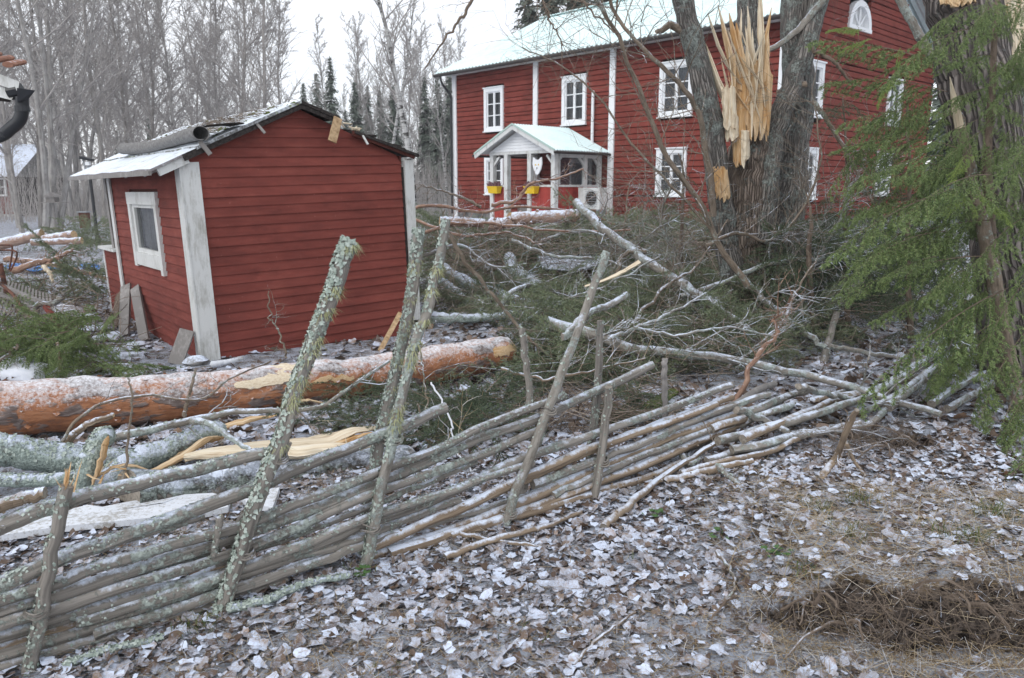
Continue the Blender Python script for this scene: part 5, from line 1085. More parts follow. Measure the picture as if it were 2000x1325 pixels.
tear(1428, 1508, 130, 262, 8.64, 'fresh', 22, 26, -4); tear(1409, 1434, 168, 256, 8.50, 'pale', 9, 9, 4, .03); tear(1430, 1456, 205, 325, 8.60, 'fresh', 9, 14, 2, .04, None, .15); tear(1447, 1462, 250, 322, 8.58, 'pale', 5, 10)
tear(1394, 1419, 326, 388, 8.47, 'fresh', 9, 9, 6, .03); tear(1418, 1440, 225, 275, 8.54, 'pale', 6, 8)
# ------------------------------------------------------------------ big pine and companions at the right edge
bp = thing('big_pine_trunk', 'massive dark furrowed pine trunk leaning beside the green spruce at the right', 'tree', tuple(G(1990, 780)))
trunk(bp, 'trunk', [(1855, -120, 6.1), (1880, 0, 6.05), (1905, 150, 6.0), (1933, 300, 5.95), (1960, 450, 5.9), (1978, 600, 5.9), (1990, 720, 5.9), (1998, 830, 5.95)], [.25, .25, .245, .24, .24, .25, .27, .33], 'pine_trunk_bark', 28, 90, .12, .02)
p_ = [P(1838, -20, 5.85), P(1870, -5, 5.8), P(1900, 4, 5.82)]
tear(1834, 1902, -30, 10, 5.80, 'fresh', 12, 8, 2, .03, bp)
bq = thing('peeled_pine_trunk', 'paler pine trunk stripped to white wood near its top at the right picture edge', 'tree', tuple(G(2060, 800)))
trunk(bq, 'trunk', [(2000, -120, 6.6), (2012, 60, 6.55), (2022, 250, 6.5), (2035, 450, 6.45), (2048, 650, 6.45), (2055, 800, 6.5)], [.20, .21, .21, .22, .23, .26], 'log_bark', 22, 70, .12, .02)
slab_tree_ = lambda parent, pts, w, mat: (lambda pt: (lambda mb: (mb.tube(pt, [w*math.sin(math.pi*(.12+.8*i/21)) for i in range(22)], 10, 0, None, True, .4, 6, .4), mb.build('torn_wood', M[mat], parent, True)))(MB()))(curve([P(*q) for q in pts], 22, .01))
tear(1962, 2030, -60, 112, 6.32, 'pale', 16, 22, 4, .05, bq); tear(1956, 1975, -60, 70, 6.34, 'fresh', 6, 20, 4, .02, bq)
ys = thing('snapped_sapling', 'slim snapped stem with a white jagged tip among the green spruce boughs', 'tree', tuple(G(1975, 740)))
yp, yr = trunk(ys, 'trunk', [(1990, 800, 5.0), (1972, 720, 5.0), (1955, 620, 5.05), (1930, 490, 5.1), (1905, 380, 5.15), (1885, 285, 5.2), (1868, 215, 5.2)], [.065, .055, .05, .046, .04, .034, .03], 'branch_bark', 14, 50, .1, .015)
mb = MB(); a, b = P(1874, 250, 5.19), P(1855, 150, 5.16); mb.tube([a, a.lerp(b, .4), a.lerp(b, .7), b], [.035, .034, .02, .002], 7, 0, None, True, .35, 12, .6); mb.build('jagged_tip', M['pale'], ys)
loose('leaning_pole', 'thin grey pole leaning in front of the house gable beside the pine trunk', 'pole', [(1742, -30, 8.0), (1780, 42, 8.0), (1825, 118, 8.0)], 14, 'branch_grey', d1=14)
# young spruce: its long drooping boughs
def spr(i, **k): rng_ = i; return bough_mesh('spruce_bough', [M['twig_bark'], M['spruce']], **k)
FR = [spr(i, ntw=24, twl=.34+.05*(i % 2), droop=.22+.10*i, hang=.75+.25*(i % 3), nd=44, nl=.024, w=.0032, sub=4, r=.0055, curl=.05*(i-1)) for i in range(4)]
FP_ = [bough_mesh('pale_bough', [M['twig_bark'], M['spruce_pale']], ntw=20, twl=.4, droop=.2, hang=.35, nd=44, nl=.03, w=.0038, sub=4, r=.005) for _ in range(2)]
random.seed(31)
sp1 = thing('young_spruce', 'living spruce with fresh green drooping boughs filling the right side', 'tree', tuple(G(1975, 700)))
trunk(sp1, 'trunk', [(1955, -80, 5.2), (1943, 60, 5.15), (1938, 180, 5.1), (1928, 300, 5.1), (1935, 450, 5.2), (1950, 600, 5.3), (1960, 760, 5.35)], [.012, .018, .022, .028, .034, .04, .045], 'twig_bark', 8, 40, .1, .01)
fl = [((1850, 130, 5.2), (1618, 28, 5.4)), ((1850, 180, 5.2), (1645, 105, 5.5)), ((1865, 230, 5.2), (1672, 165, 5.3)), ((1870, 290, 5.1), (1690, 205, 5.4)), ((1850, 330, 5.2), (1680, 262, 5.5)), ((1885, 330, 5.0), (1722, 318, 5.3)),
 ((1900, 400, 5.0), (1705, 345, 5.3)), ((1935, 430, 5.0), (1685, 408, 5.4)), ((1859, 369, 5.0), (1600, 452, 5.0)), ((1930, 500, 4.9), (1660, 500, 5.2)), ((1956, 568, 4.8), (1650, 672, 4.8)), ((1990, 430, 4.8), (1800, 530, 4.9)),
 ((2010, 540, 4.6), (1880, 725, 4.6)), ((2030, 620, 4.6), (1850, 790, 4.7)), ((2030, 700, 4.5), (1850, 880, 4.5)), ((2060, 860, 3.9), (1832, 935, 3.9)), ((1945, 20, 5.1), (2030, -40, 5.0)), ((1943, 60, 5.1), (2040, 40, 4.9)), ((1940, 120, 5.1), (2030, 130, 4.8)),
 ((1940, 110, 5.1), (1850, 80, 5.0)), ((1938, 170, 5.1), (1830, 190, 4.9)), ((1936, 200, 5.1), (2040, 220, 4.8)), ((1930, 250, 5.1), (1800, 290, 4.9)), ((1930, 280, 5.1), (2030, 330, 4.7)), ((1928, 330, 5.1), (1810, 400, 4.9)), ((1930, 370, 5.1), (2050, 430, 4.6)),
 ((2060, 300, 4.9), (1960, 400, 4.7)), ((2080, 420, 4.7), (1940, 520, 4.6)), ((1880, 560, 5.0), (1700, 600, 5.1)), ((1960, 620, 4.9), (1790, 700, 4.9)), ((1950, 680, 4.9), (1850, 800, 4.8)), ((2010, 770, 4.5), (1890, 850, 4.4)), ((1760, 455, 5.6), (1620, 560, 5.6)), ((2040, 800, 4.3), (1920, 905, 4.2))]
for _ in range(34):
    x = random.uniform(1800, 2040); y = random.uniform(280, 800); Y = random.uniform(4.7, 5.7); tx_ = x-random.uniform(60, 190)
    if y > 520: tx_ = max(tx_, 1800); x = max(x, tx_+90)
    fl.append(((x, y, Y), (tx_, y+random.uniform(-20, 110), Y+random.uniform(-.3, .3))))
for _ in range(26):
    x = random.uniform(1880, 2060); y = random.uniform(-30, 320); Y = random.uniform(4.6, 5.5); fl.append(((x, y, Y), (x-random.uniform(-60, 150), y+random.uniform(10, 110), Y+random.uniform(-.3, .2))))
for _ in range(16):
    x = random.uniform(1720, 1900); y = random.uniform(90, 420); Y = random.uniform(5.2, 6.2); fl.append(((x, y, Y), (x-random.uniform(50, 150), y+random.uniform(0, 90), Y+random.uniform(-.3, .3))))
for i, (a, b) in enumerate(fl):
    put('bough', FR[i % 4], orient(P(*a), P(*b), random.uniform(-.35, .35)), sp1)
for a, b in (((1885, 378, 4.8), (1915, 415, 4.7)), ((1905, 372, 4.8), (1990, 425, 4.7)), ((1890, 300, 4.9), (1850, 345, 4.8)), ((1690, 60, 5.2), (1622, 45, 5.2)), ((1750, 140, 5.2), (1700, 200, 5.2)), ((1760, 90, 5.2), (1745, 130, 5.2)), ((1700, 75, 5.2), (1640, 90, 5.2)), ((1870, 375, 4.8), (1850, 410, 4.7))):
    put('pale_shoot', FP_[random.randrange(2)], orient(P(*a), P(*b), random.uniform(-.3, .3)), sp1)
# ---- thin dark spruces and brush behind
DK = [bough_mesh('dark_bough', [M['twig_bark'], M['brush_dark']], ntw=20, twl=.42, droop=.2+.15*i, hang=.3, nd=24, nl=.028, w=.0034, sub=3, r=.005) for i in range(3)]
BR = [bough_mesh('brush_bough', [M['branch_bark'], M['brush']], ntw=20, twl=.42, droop=.1+.15*i, hang=.25, nd=24, nl=.036, w=.0030, sub=3, r=.007, curl=.05) for i in range(4)]
for j, (bx_, Y, lab) in enumerate([(1650, 8.6, 'thin dark undergrowth spruce standing between broken tree and green boughs'), (1772, 7.8, 'slender dark spruce sapling with a bare grey stem behind the fence end'), (1330, 10.2, 'scraggly dark spruce sapling left of the broken tree'), (1580, 7.9, 'small dark spruce close to the right foot of the broken tree')]):
    T_ = thing('spruce_sapling', lab, 'tree', tuple(G(bx_, 620))); top = (190, 150, 300, 380)[j]
    trunk(T_, 'trunk', [(bx_+8, 670, Y), (bx_, 500, Y), (bx_+5, 350 if top < 350 else 430, Y), (bx_-4, top, Y)], [.035, .028, .018, .006], 'twig_bark', 7, 30, .1, .02)
    for i in range((30, 34, 16, 18)[j]):
        f = i/30; y = random.uniform(top, 640); L = random.uniform(50, 130)*(0.5+.5*(y-top)/(640-top)); s_ = random.choice((-1, 1)); put('bough', DK[i % 3], orient(P(bx_, y, Y), P(bx_+s_*L, y+random.uniform(-20, 40), Y+random.uniform(-.5, .5)), random.uniform(-.4, .4)), T_)
# ------------------------------------------------------------------ heaps of cut boughs: masses of green brush
random.seed(77)
def heap(name, label, regions, n, meshes, mats, lmin=.35, lmax=.95):
    ms, mt = [], []
    for i in range(n):
        (x0, x1, y0, y1, h) = random.choices(regions, weights=[(r[1]-r[0])*(r[3]-r[2]) for r in regions])[0]
        p = GT(random.uniform(x0, x1), random.uniform(y0, y1)); hh = h*random.random()**.8; a = random.uniform(0, 6.28); L = random.uniform(lmin, lmax); e = random.gauss(.12, .28)
        s_ = V((p.x, p.y, p.z+hh)); d = V((math.cos(a)*math.cos(e), math.sin(a)*math.cos(e), math.sin(e)))
        if (s_+d*L).z < H(s_.x, s_.y): d.z = abs(d.z)
        ms.append(random.choice(meshes)); mt.append(orient(s_, s_+d*L, random.uniform(-1.2, 1.2)))
    return mass(name, ms, mt, mats, kind='stuff', label=label)
heap('cut_boughs', 'heap of grey green cut boughs between shed, house and broken tree', [(835, 1000, 560, 640, .3), (835, 1180, 500, 540, .55), (1000, 1400, 480, 600, .45), (1080, 1420, 600, 720, .45), (1330, 1560, 600, 720, .3), (1000, 1400, 440, 480, .7), (840, 1000, 440, 456, .5), (1000, 1300, 720, 760, .25)], 640, BR, [M['branch_bark'], M['brush']])
heap('brash_pile', 'tall pile of cut green and brown boughs in front of the porch', [(835, 1180, 520, 556, 0.85), (1180, 1440, 510, 545, .85)], 280, BR+BR+DK[:1], [M['branch_bark'], M['brush']], .6, 1.5)
strands(1500, (lambda: (lambda p, h: (p.x, p.y, p.z+h))(GT(random.uniform(830, 1420), random.uniform(515, 600)), random.uniform(.1, .95))), .3, 1.4, .005, .3, 'litter', 'dead_twigs', label='brown dead twigs sticking out of the tall brash pile')
heap('pine_boughs', 'dark green pine boughs lying against the right end of the fallen log', [(760, 1010, 790, 880, .22), (640, 760, 800, 850, .14), (1000, 1140, 700, 780, .25), (1160, 1300, 800, 840, .12)], 120, DK+BR, [M['twig_bark'], M['brush_dark']], .25, .6)
heap('green_boughs', 'green pine boughs heaped behind the fallen log at the left', [(-60, 210, 700, 745, .42), (180, 330, 715, 745, .12), (-60, 130, 690, 720, .45)], 70, FR+BR, [M['twig_bark'], M['spruce']], .3, .75)
heap('far_boughs', 'low green boughs lying beyond the leaning boards at the far left', [(60, 225, 575, 600, .4), (120, 230, 470, 500, .6)], 50, DK+BR, [M['twig_bark'], M['brush']], .5, 1.3)
heap('undergrowth_boughs', 'dark undergrowth between the broken tree and the fence end', [(1500, 1800, 560, 640, .9), (1250, 1420, 440, 520, .9), (1560, 1760, 480, 540, .9), (1500, 1860, 600, 660, 1.1)], 250, DK, [M['twig_bark'], M['brush_dark']], .4, 1.0)
# fine dead twigs of the brash heap
def reg(regions):
    w = [(r[1]-r[0])*(r[3]-r[2]) for r in regions]
    def f():
        (x0, x1, y0, y1, h) = random.choices(regions, weights=w)[0]; p = GT(random.uniform(x0, x1), random.uniform(y0, y1)); return (p.x, p.y, p.z+h*random.random()**1.2)
    return f
strands(3600, reg([(830, 1060, 560, 650, .25), (830, 1200, 470, 640, .45), (1000, 1420, 560, 760, .4), (1250, 1760, 560, 700, .5), (1000, 1300, 760, 860, .15)]), .12, .75, .0035, .30, 'litter', 'dead_twigs', label='tangle of fine dead twigs in the brash heap')
strands(700, reg([(-60, 240, 560, 700, .4), (0, 240, 490, 560, .3)]), .15, .9, .005, .35, 'litter', 'dead_twigs', label='fine dead twigs around the debris at the left')
# named branches of the brash heap
def br(label, pts, dia, mat, d1=None, tw=0, tl=(.2, .6), lich=0, name='fallen_branch', cat='branch', cap='oldend', jit=.03):
    return loose(name, label, cat, pts, dia, mat, lich=lich, d1=d1, twigs=tw, tl=tl, cap=cap, jit=jit)
br('reddish pine branch arching low across the brash in front of the porch', [(800, 468, 11.0), (870, 440, 11.0), (930, 436, 11.0), (1010, 442, 11.0), (1100, 452, 11.0), (1230, 450, 11.0)], 7, 'pine_branch', 4, 16)
br('reddish branch running level below the porch posts', [(810, 405, 13.0), (860, 402, 13), (930, 415, 13), (1000, 405, 13), (1080, 408, 13), (1160, 422, 13), (1200, 440, 13)], 7, 'pine_branch', 4, 16)
br('forked branch pointing up in front of the yellow flower box', [(960, 400, 12.5), (1010, 390, 12.5), (1035, 360, 12.5), (1090, 348, 12.4), (1140, 330, 12.4)], 8, 'pine_branch', 3, 10, (.2, .5))
br('bare branch end rising from the brash left of the porch', [(940, 405, 12.8), (900, 385, 12.8), (860, 372, 12.8), (820, 360, 12.8)], 6, 'branch_bark', 2, 14, (.2, .5))
br('thick grey dead limb falling diagonally from the porch corner to the broken tree', [(1125, 395, 10.4), (1170, 440, 9.8), (1235, 490, 9.1), (1330, 555, 8.3), (1400, 600, 7.8), (1480, 665, 7.2)], 19, 'branch_grey', 17, 14, (.3, .9), 60)
br('smooth fallen spruce stem lying from the heap across the fence end', [(1070, 632, 6.6), (1150, 650, 6.5), (1230, 680, 6.4), (1330, 692, 6.3), (1430, 702, 6.2), (1560, 730, 5.75), (1690, 765, 5.3), (1840, 812, 4.85)], 27, 'branch_grey', 10, 10, (.2, .6), 30, 'fallen_spruce', 'tree')
br('thin pale pole crossing the leaf litter right of the broken tree', [(1448, 540, 8.2), (1500, 592, 7.8), (1560, 640, 7.4), (1612, 680, 7.1)], 13, 'branch_grey', 10, 2)
br('long thin pole lying level behind the collapsed fence end', [(1620, 676, 7.0), (1700, 690, 6.8), (1812, 710, 6.5)], 9, 'rail_wood', 7, 1)
br('orange barked twisted branch standing up where the fence has collapsed', [(1435, 795, 5.4), (1465, 720, 5.5), (1490, 680, 5.6), (1520, 650, 5.7), (1510, 625, 5.7), (1535, 612, 5.7)], 11, 'pine_branch', 3, 12, (.1, .35))
br('brown knee shaped pole bent over the fence rails', [(1440, 800, .25), (1490, 820, .16), (1552, 852, .06), (1600, 845, .06), (1680, 826, .06)], 14, 'rail_wood', 9, 2)
br('slim branch lying parallel to the fallen spruce stem near the fence end', [(1560, 755, .25), (1640, 775, .2), (1740, 790, .15)], 11, 'branch_grey', 8, 2)
br('pale lichen limb in the heap just right of the loose shed board', [(838, 618, .12), (880, 622, .12), (950, 620, .14), (1020, 612, .15)], 22, 'lichen_bark', 14, 2, (.1, .3), 200)
br('snowy lichen limb lying diagonally in the middle of the heap', [(860, 520, .35), (910, 552, .3), (960, 572, .25), (1010, 592, .2), (1055, 608, .15)], 24, 'lichen_bark', 26, 4, (.2, .5), 200)
br('thick snowy lichen limb upright then bending in the heap below the porch', [(995, 505, .5), (1010, 535, .4), (1045, 555, .3), (1075, 590, .2), (1110, 625, .1)], 30, 'lichen_bark', 22, 4, (.2, .5), 200)
br('short snowy lichen log end near the shed in the heap', [(865, 550, .25), (890, 570, .2), (912, 590, .15)], 18, 'lichen_bark', 14, 2, (.1, .3), 120)
br('upright lichen stub with a cut top in the heap', [(985, 500, .3), (978, 480, .5), (974, 452, .8)], 15, 'lichen_bark', 12, 3, (.1, .3), 60)
br('long thin bare branch slanting across the heap from the stake to the log end', [(872, 445, 6.2), (900, 500, 6.3), (950, 560, 6.4), (990, 610, 6.5), (1030, 660, 6.5), (1080, 700, 6.5)], 9, 'branch_bark', 5, 12, (.2, .6))
br('arched grey branch curving over the middle of the heap', [(970, 605, .3), (1000, 570, .5), (1040, 558, .5), (1085, 570, .4), (1110, 590, .2)], 10, 'branch_grey', 6, 4)
br('bent dark branch hooking down from the thick limb right of the heap', [(1260, 492, 9.0), (1218, 498, 9.0), (1205, 540, 8.9), (1195, 590, 8.8)], 9, 'branch_bark', 7, 6)
loose('split_branch', 'pale split wood slab with orange end lying on green brush', 'branch', [(1142, 560, 7.4), (1180, 548, 7.4), (1215, 532, 7.4), (1250, 512, 7.4)], 12, 'pale', d1=26, cap='fresh', sq=.35, jit=.004)
br('grey lichen branch on the right of the heap sloping down to the left', [(1190, 662, 6.3), (1240, 642, 6.4), (1310, 612, 6.6), (1380, 572, 7.0)], 9, 'branch_grey', 4, 10, (.2, .5))
br('pale short rod lying just above the fallen spruce stem end', [(1045, 645, 7.6), (1062, 628, 7.6), (1086, 620, 7.6)], 10, 'lichen_bark', 8, 0)
br('thin branch leaning from the fence up towards the broken tree', [(1420, 720, 6.4), (1520, 640, 7.0), (1560, 560, 7.4), (1600, 500, 7.6)], 7, 'branch_bark', 3, 16, (.2, .7))
br('curved dead branch lying across the foot of the broken tree', [(1330, 580, 8.2), (1430, 545, 8.2), (1520, 510, 8.2), (1600, 508, 8.2), (1668, 500, 8.2), (1690, 482, 8.2)], 10, 'branch_grey', 5, 14, (.2, .8))
br('bare forked branch reaching right from the broken trunk over the red gable', [(1590, 200, 8.6), (1650, 290, 8.5), (1690, 370, 8.4), (1720, 420, 8.3)], 9, 'branch_bark', 3, 12, (.2, .7))
br('thin hooked branch right of the broken tree in front of the gable windows', [(1582, 95, 8.9), (1620, 115, 8.8), (1645, 140, 8.8), (1662, 165, 8.8)], 8, 'twig_bark', 4, 6, (.1, .4))
br('leafless shrub stem rising in front of the right porch side', [(1215, 470, 12.5), (1222, 420, 12.5), (1228, 360, 12.5)], 5, 'branch_bark', 2, 24, (.3, 1.0), name='bare_shrub', cat='shrub')
# overhanging branches from a tree outside the frame and the sapling left of the broken trunk
br('dark overhanging branch entering from the top and drooping beside the roof', [(935, -25, 7.0), (905, 30, 7.0), (870, 75, 7.0), (828, 138, 7.0)], 7, 'twig_bark', 2, 4, (.1, .4), name='overhanging_branch')
br('tangle of dark hanging twigs at the top centre before the snowy roof', [(1030, -60, 6.6), (1060, 0, 6.6), (1075, 40, 6.6), (1100, 90, 6.6)], 6, 'twig_bark', 2, 26, (.2, .7), name='overhanging_branch')
br('second dark twig cluster hanging before the roof right of the first', [(1150, -60, 6.6), (1130, -10, 6.6), (1170, 35, 6.6), (1215, 75, 6.6)], 5, 'twig_bark', 2, 20, (.2, .6), name='overhanging_branch')
br('slender bare sapling bowing from the heap past the upper right window', [(1460, 560, 7.6), (1400, 470, 7.6), (1370, 400, 7.5), (1300, 300, 7.4), (1250, 180, 7.3), (1210, 80, 7.2), (1165, 0, 7.1), (1130, -60, 7.0)], 13, 'branch_bark', 5, 22, (.4, 1.2), name='bowed_sapling', cat='tree')
br('second bare sapling curving up left of the broken tree', [(1395, 420, 8.3), (1372, 250, 8.2), (1340, 180, 8.1), (1270, 110, 8.0), (1210, 40, 8.0), (1180, -30, 7.9)], 12, 'branch_bark', 5, 20, (.4, 1.2), name='bowed_sapling', cat='tree')
br('thin arching twiggy shoot crossing the facade under the roof', [(1410, 480, 8.6), (1330, 380, 8.7), (1240, 290, 8.8), (1160, 180, 8.8), (1080, 120, 8.8), (1020, 95, 8.8)], 6, 'branch_bark', 2, 20, (.3, 1.0), name='bowed_sapling', cat='tree')
br('wiry dead shrub at the left foot of the broken tree', [(1350, 610, 9.0), (1330, 520, 9.0), (1290, 430, 9.0), (1320, 350, 9.0)], 9, 'branch_grey', 3, 34, (.3, 1.0), name='dead_shrub', cat='shrub')
br('wiry dead shrub at the right foot of the broken tree', [(1560, 620, 8.4), (1590, 520, 8.4), (1640, 430, 8.4), (1660, 360, 8.4)], 9, 'branch_grey', 3, 34, (.3, 1.0), name='dead_shrub', cat='shrub')
for lab, pts, d, mt in (
 ('pale bare branch lying over the brash right of the lichen stub', [(1000, 470, 10.5), (1080, 500, 10.2), (1170, 505, 10.0), (1240, 530, 9.6)], 8, 'branch_grey'),
 ('thin grey branch rising to the right out of the middle of the brash', [(1010, 640, 7.6), (1090, 590, 7.8), (1180, 560, 8.0), (1290, 500, 8.2)], 8, 'branch_grey'),
 ('pale arched branch in the brash below the heat pump', [(1060, 470, 11.0), (1130, 450, 11.0), (1210, 470, 10.8), (1290, 500, 10.5)], 7, 'branch_grey'),
 ('light brown branch crossing under the thick diagonal limb', [(1230, 640, 7.0), (1300, 560, 7.6), (1360, 520, 8.0), (1420, 430, 8.2)], 8, 'branch_bark'),
 ('slender pale branch lying low between log end and leaning stake', [(980, 720, 5.6), (1060, 740, 5.4), (1150, 725, 5.5), (1260, 700, 5.8)], 7, 'rail_bare'),
 ('slender grey branch above the fallen spruce stem near its middle', [(1240, 640, 6.4), (1320, 655, 6.3), (1420, 640, 6.3), (1520, 660, 6.3)], 7, 'branch_grey'),
 ('crooked pale branch behind the two lichen limbs by the shed', [(830, 500, 9.5), (900, 480, 9.6), (960, 520, 9.4), (1030, 515, 9.4)], 8, 'branch_grey'),
 ('reddish thin branch lying over the top of the brash at the left', [(800, 425, 12.0), (900, 460, 11.5), (990, 455, 11.2), (1060, 480, 10.8)], 7, 'pine_branch')):
    br(lab, pts, d, mt, 3, 16, (.2, .7))
br('fine twiggy shoots rising along the right side of the broken trunk', [(1500, 620, 8.3), (1530, 480, 8.3), (1600, 330, 8.2), (1585, 180, 8.2)], 6, 'branch_bark', 2, 40, (.3, .9), name='dead_shrub', cat='shrub')
br('crooked dead branch hanging in front of the broken trunk base', [(1380, 480, 8.0), (1440, 455, 8.0), (1500, 470, 8.0), (1560, 420, 8.0), (1600, 340, 8.0)], 8, 'branch_bark', 3, 24, (.2, .8))
br('fine bare twig standing by the tall stake before the shed wall', [(560, 700, 4.8), (548, 655, 4.8), (528, 620, 4.8), (525, 570, 4.8)], 4, 'branch_bark', 2, 3, (.1, .3), name='bare_twig', cat='twig')
br('thin twig hanging down across the end of the fallen pine log', [(815, 790, 3.9), (835, 830, 3.9), (830, 760, 4.0), (822, 680, 4.1)], 4, 'branch_bark', 3, 5, (.1, .4), name='bare_twig', cat='twig')
br('long curved green twig looping from the log end over the boughs', [(840, 745, 4.6), (880, 820, 4.3), (890, 880, 4.0), (930, 920, 3.8)], 4, 'straw', 3, 4, (.2, .5), name='bare_twig', cat='twig')
T_ = ground_plate('wooden_panel', 'dark wet plywood panel lying tilted behind the collapsed rails', 'panel', [(1195, 822, .0), (1310, 758, .30), (1330, 762, .28), (1235, 830, .0)], .03, .02, 'moss')
ground_plate('dark_tarp', 'dark snow flecked tarpaulin piece showing through the brash heap', 'tarp', [(1050, 500), (1120, 480), (1180, 490), (1185, 515), (1120, 530), (1060, 525)], .45, .02, 'tarp')
for i, (pts, d, lab) in enumerate([([(1000, 428, 12.2), (1060, 424, 12.2), (1130, 422, 12.2)], 26, 'thick snowy pine log lying level just below the porch'), ([(955, 440, 12.0), (1000, 434, 12.0)], 24, 'short cut pine log end left of the thicker one below the porch'), ([(860, 432, 13.0), (905, 434, 13.0), (945, 436, 13)], 18, 'thin brown pine log in the brash near the left corner of the house')]):
    br(lab, pts, d, 'cut_pine', d*.95, 0, name='pine_log', cat='log', cap='endgrain')
# ------------------------------------------------------------------ left side: cut logs, scrap, tarpaulin, lamp, grill
for lab, pts, d in [('sawn pine log sloping up to the right at the far left', [(-60, 492, 19.5), (0, 478, 19.5), (82, 457, 19.5)], 19), ('short sawn pine log on top with its pale cut face to the right', [(85, 468, 19.0), (145, 458, 18.6)], 15), ('lower sawn pine log lying flat under the shorter one', [(63, 474, 18.4), (160, 470, 18.4)], 12)]:
    br(lab, pts, d, 'cut_pine', d*.9, 0, name='cut_log', cat='log', cap='endgrain', jit=.01)
br('reddish pine stem lying across the debris with its end behind the shed', [(10, 506, 13.0), (60, 511, 13.0), (130, 522, 12.8), (215, 546, 12.4)], 11, 'pine_branch', 8, 3, (.2, .5))
br('dark knotty branch pointing up to the right above the scrap heap', [(25, 530, 10.5), (75, 512, 10.5), (110, 505, 10.5), (142, 487, 10.5)], 12, 'pine_branch', 5, 8, (.1, .4))
br('grey lichen crook propped on the scrap heap at the left', [(72, 632, 8.6), (74, 596, 8.6), (100, 594, 8.6), (122, 582, 8.6)], 10, 'branch_grey', 8, 2, (.2, .4), 40)
br('orange pale split branch end hanging off the scrap heap', [(85, 520, 10.2), (98, 535, 10.2), (103, 552, 10.2)], 9, 'pale', 3, 0)
br('upright pale broken twig behind the left end of the pine log', [(118, 728, 6.4), (115, 700, 6.4), (112, 668, 6.4)], 6, 'rail_bare', 4, 2, (.1, .2))
br('dark bare branch lying low in the green boughs at the left edge', [(-30, 720, 6.4), (0, 705, 6.4), (35, 675, 6.4)], 9, 'branch_bark', 4, 6, (.1, .4))
scrap = thing('scrap_heap', 'heap of rusty bent tubes and narrow grey slats at the left edge', 'scrap', tuple(G(20, 620)))
for pts, d in (([(-40, 482, 9.5), (15, 479, 9.5), (24, 488, 9.5), (18, 528, 9.5)], 3.5), ([(-40, 492, 9.3), (22, 489, 9.3), (33, 500, 9.3), (20, 530, 9.3)], 3.5), ([(0, 515, 9), (10, 560, 9), (22, 600, 9)], 9), ([(-20, 540, 9), (20, 570, 8.8), (50, 610, 8.6)], 6)):
    mb = MB(); mb.tube(curve([P(*q) for q in pts], 14), d/F*9.3/2, 8); mb.build('tube', M['rust'], scrap, True)
for i in range(15):
    x = 6+i*6.5; a = P(x, 545+i*2.2, 9.2); b = P(x-26+i*2.4, 612+i*1.4, 8.7); mb = MB(); mb.bar(a, b, .022, .014); mb.build('slat', M['greywood'], scrap)
for a, b in (((-20, 548, 9.0), (85, 592, 8.6)), ((-20, 566, 9.1), (70, 604, 8.6))):
    mb = MB(); mb.bar(P(*a), P(*b), .05, .03); mb.build('rail', M['greywood'], scrap)
mb = MB(); mb.bar(P(88, 597, 8.6), P(118, 640, 8.3), .05, .05); mb.build('red_post', M['red'], scrap)
bt_ = MB(); n = 24
vs = []
for i in range(n+1):
    x = -20+215*i/n
    for j in range(5): p = GT(x, 517+ (3*math.sin(i*.8)) + j*2.4, .08+.05*nz(i*.5, j*.8)); vs.append(p)
bt_.add(vs, [(i*5+j, i*5+j+1, (i+1)*5+j+1, (i+1)*5+j) for i in range(n) for j in range(4)]); o = bt_.build('blue_tarpaulin', M['blue'], None, True); tag(o, 'crumpled blue tarpaulin strip lying on the ground behind the scrap heap', 'tarpaulin')
md = o.modifiers.new('s', 'SOLIDIFY'); md.thickness = .01
lp = thing('garden_lamp', 'slim dark lamp post with an angular floodlight head beside the shed eave', 'lamp', tuple(G(192, 478)))
mb = MB(); a = GT(192, 476); b = P(176, 348, a.y); mb.tube([a, b], .045, 8); mb.build('post', M['black'], lp)
mb = MB(); mb.tube([a, a+V((0, 0, .25))], .07, 8); mb.build('base', M['black'], lp)
c = P(171, 322, a.y); mb = MB(); mb.hexa([c+V(q) for q in ((-.17, -.12, .16), (.16, -.12, .10), (.16, .1, .10), (-.17, .1, .16), (-.13, -.14, .24), (.16, -.14, .16), (.16, .12, .16), (-.13, .12, .24))]); mb.build('lamp_head', M['black'], lp)
mb = MB(); mb.tube([b, c+V((0, 0, .1))], .035, 6); mb.tube([c+V((-.13, 0, .16)), c+V((-.06, 0, -.16)), b], .02, 6); mb.build('bracket', M['metal'], lp)
mb = MB(); mb.box((c.x-.02, c.y-.1, c.z-.02), (c.x+.1, c.y, c.z+.08)); mb.build('lens', M['white_clean'], lp)
gr = thing('wood_burner', 'small rusty square burner with a lid near the lamp post', 'burner', tuple(G(168, 450)))
a = GT(168, 452); mb = MB(); mb.box((a.x-.14, a.y-.14, .12), (a.x+.14, a.y+.14, .70)); mb.build('body', M['rust'], gr)
mb = MB(); mb.box((a.x-.19, a.y-.19, .70), (a.x+.19, a.y+.19, .74)); mb.build('lid', M['metal'], gr)
for dx in (-.12, .12):
    mb = MB(); mb.tube([a+V((dx, 0, -.05)), a+V((dx, 0, .12))], .02, 6); mb.build('leg', M['metal'], gr)
bd = thing('bird_table', 'pale bird feeder house on a tray fixed before the thick grey tree', 'bird feeder', tuple(P(103, 390, 27)))
a = P(103, 395, 27); mb = MB(); mb.box((a.x-.3, a.y-.2, a.z-.02), (a.x+.45, a.y+.2, a.z)); mb.build('tray', M['greywood'], bd)
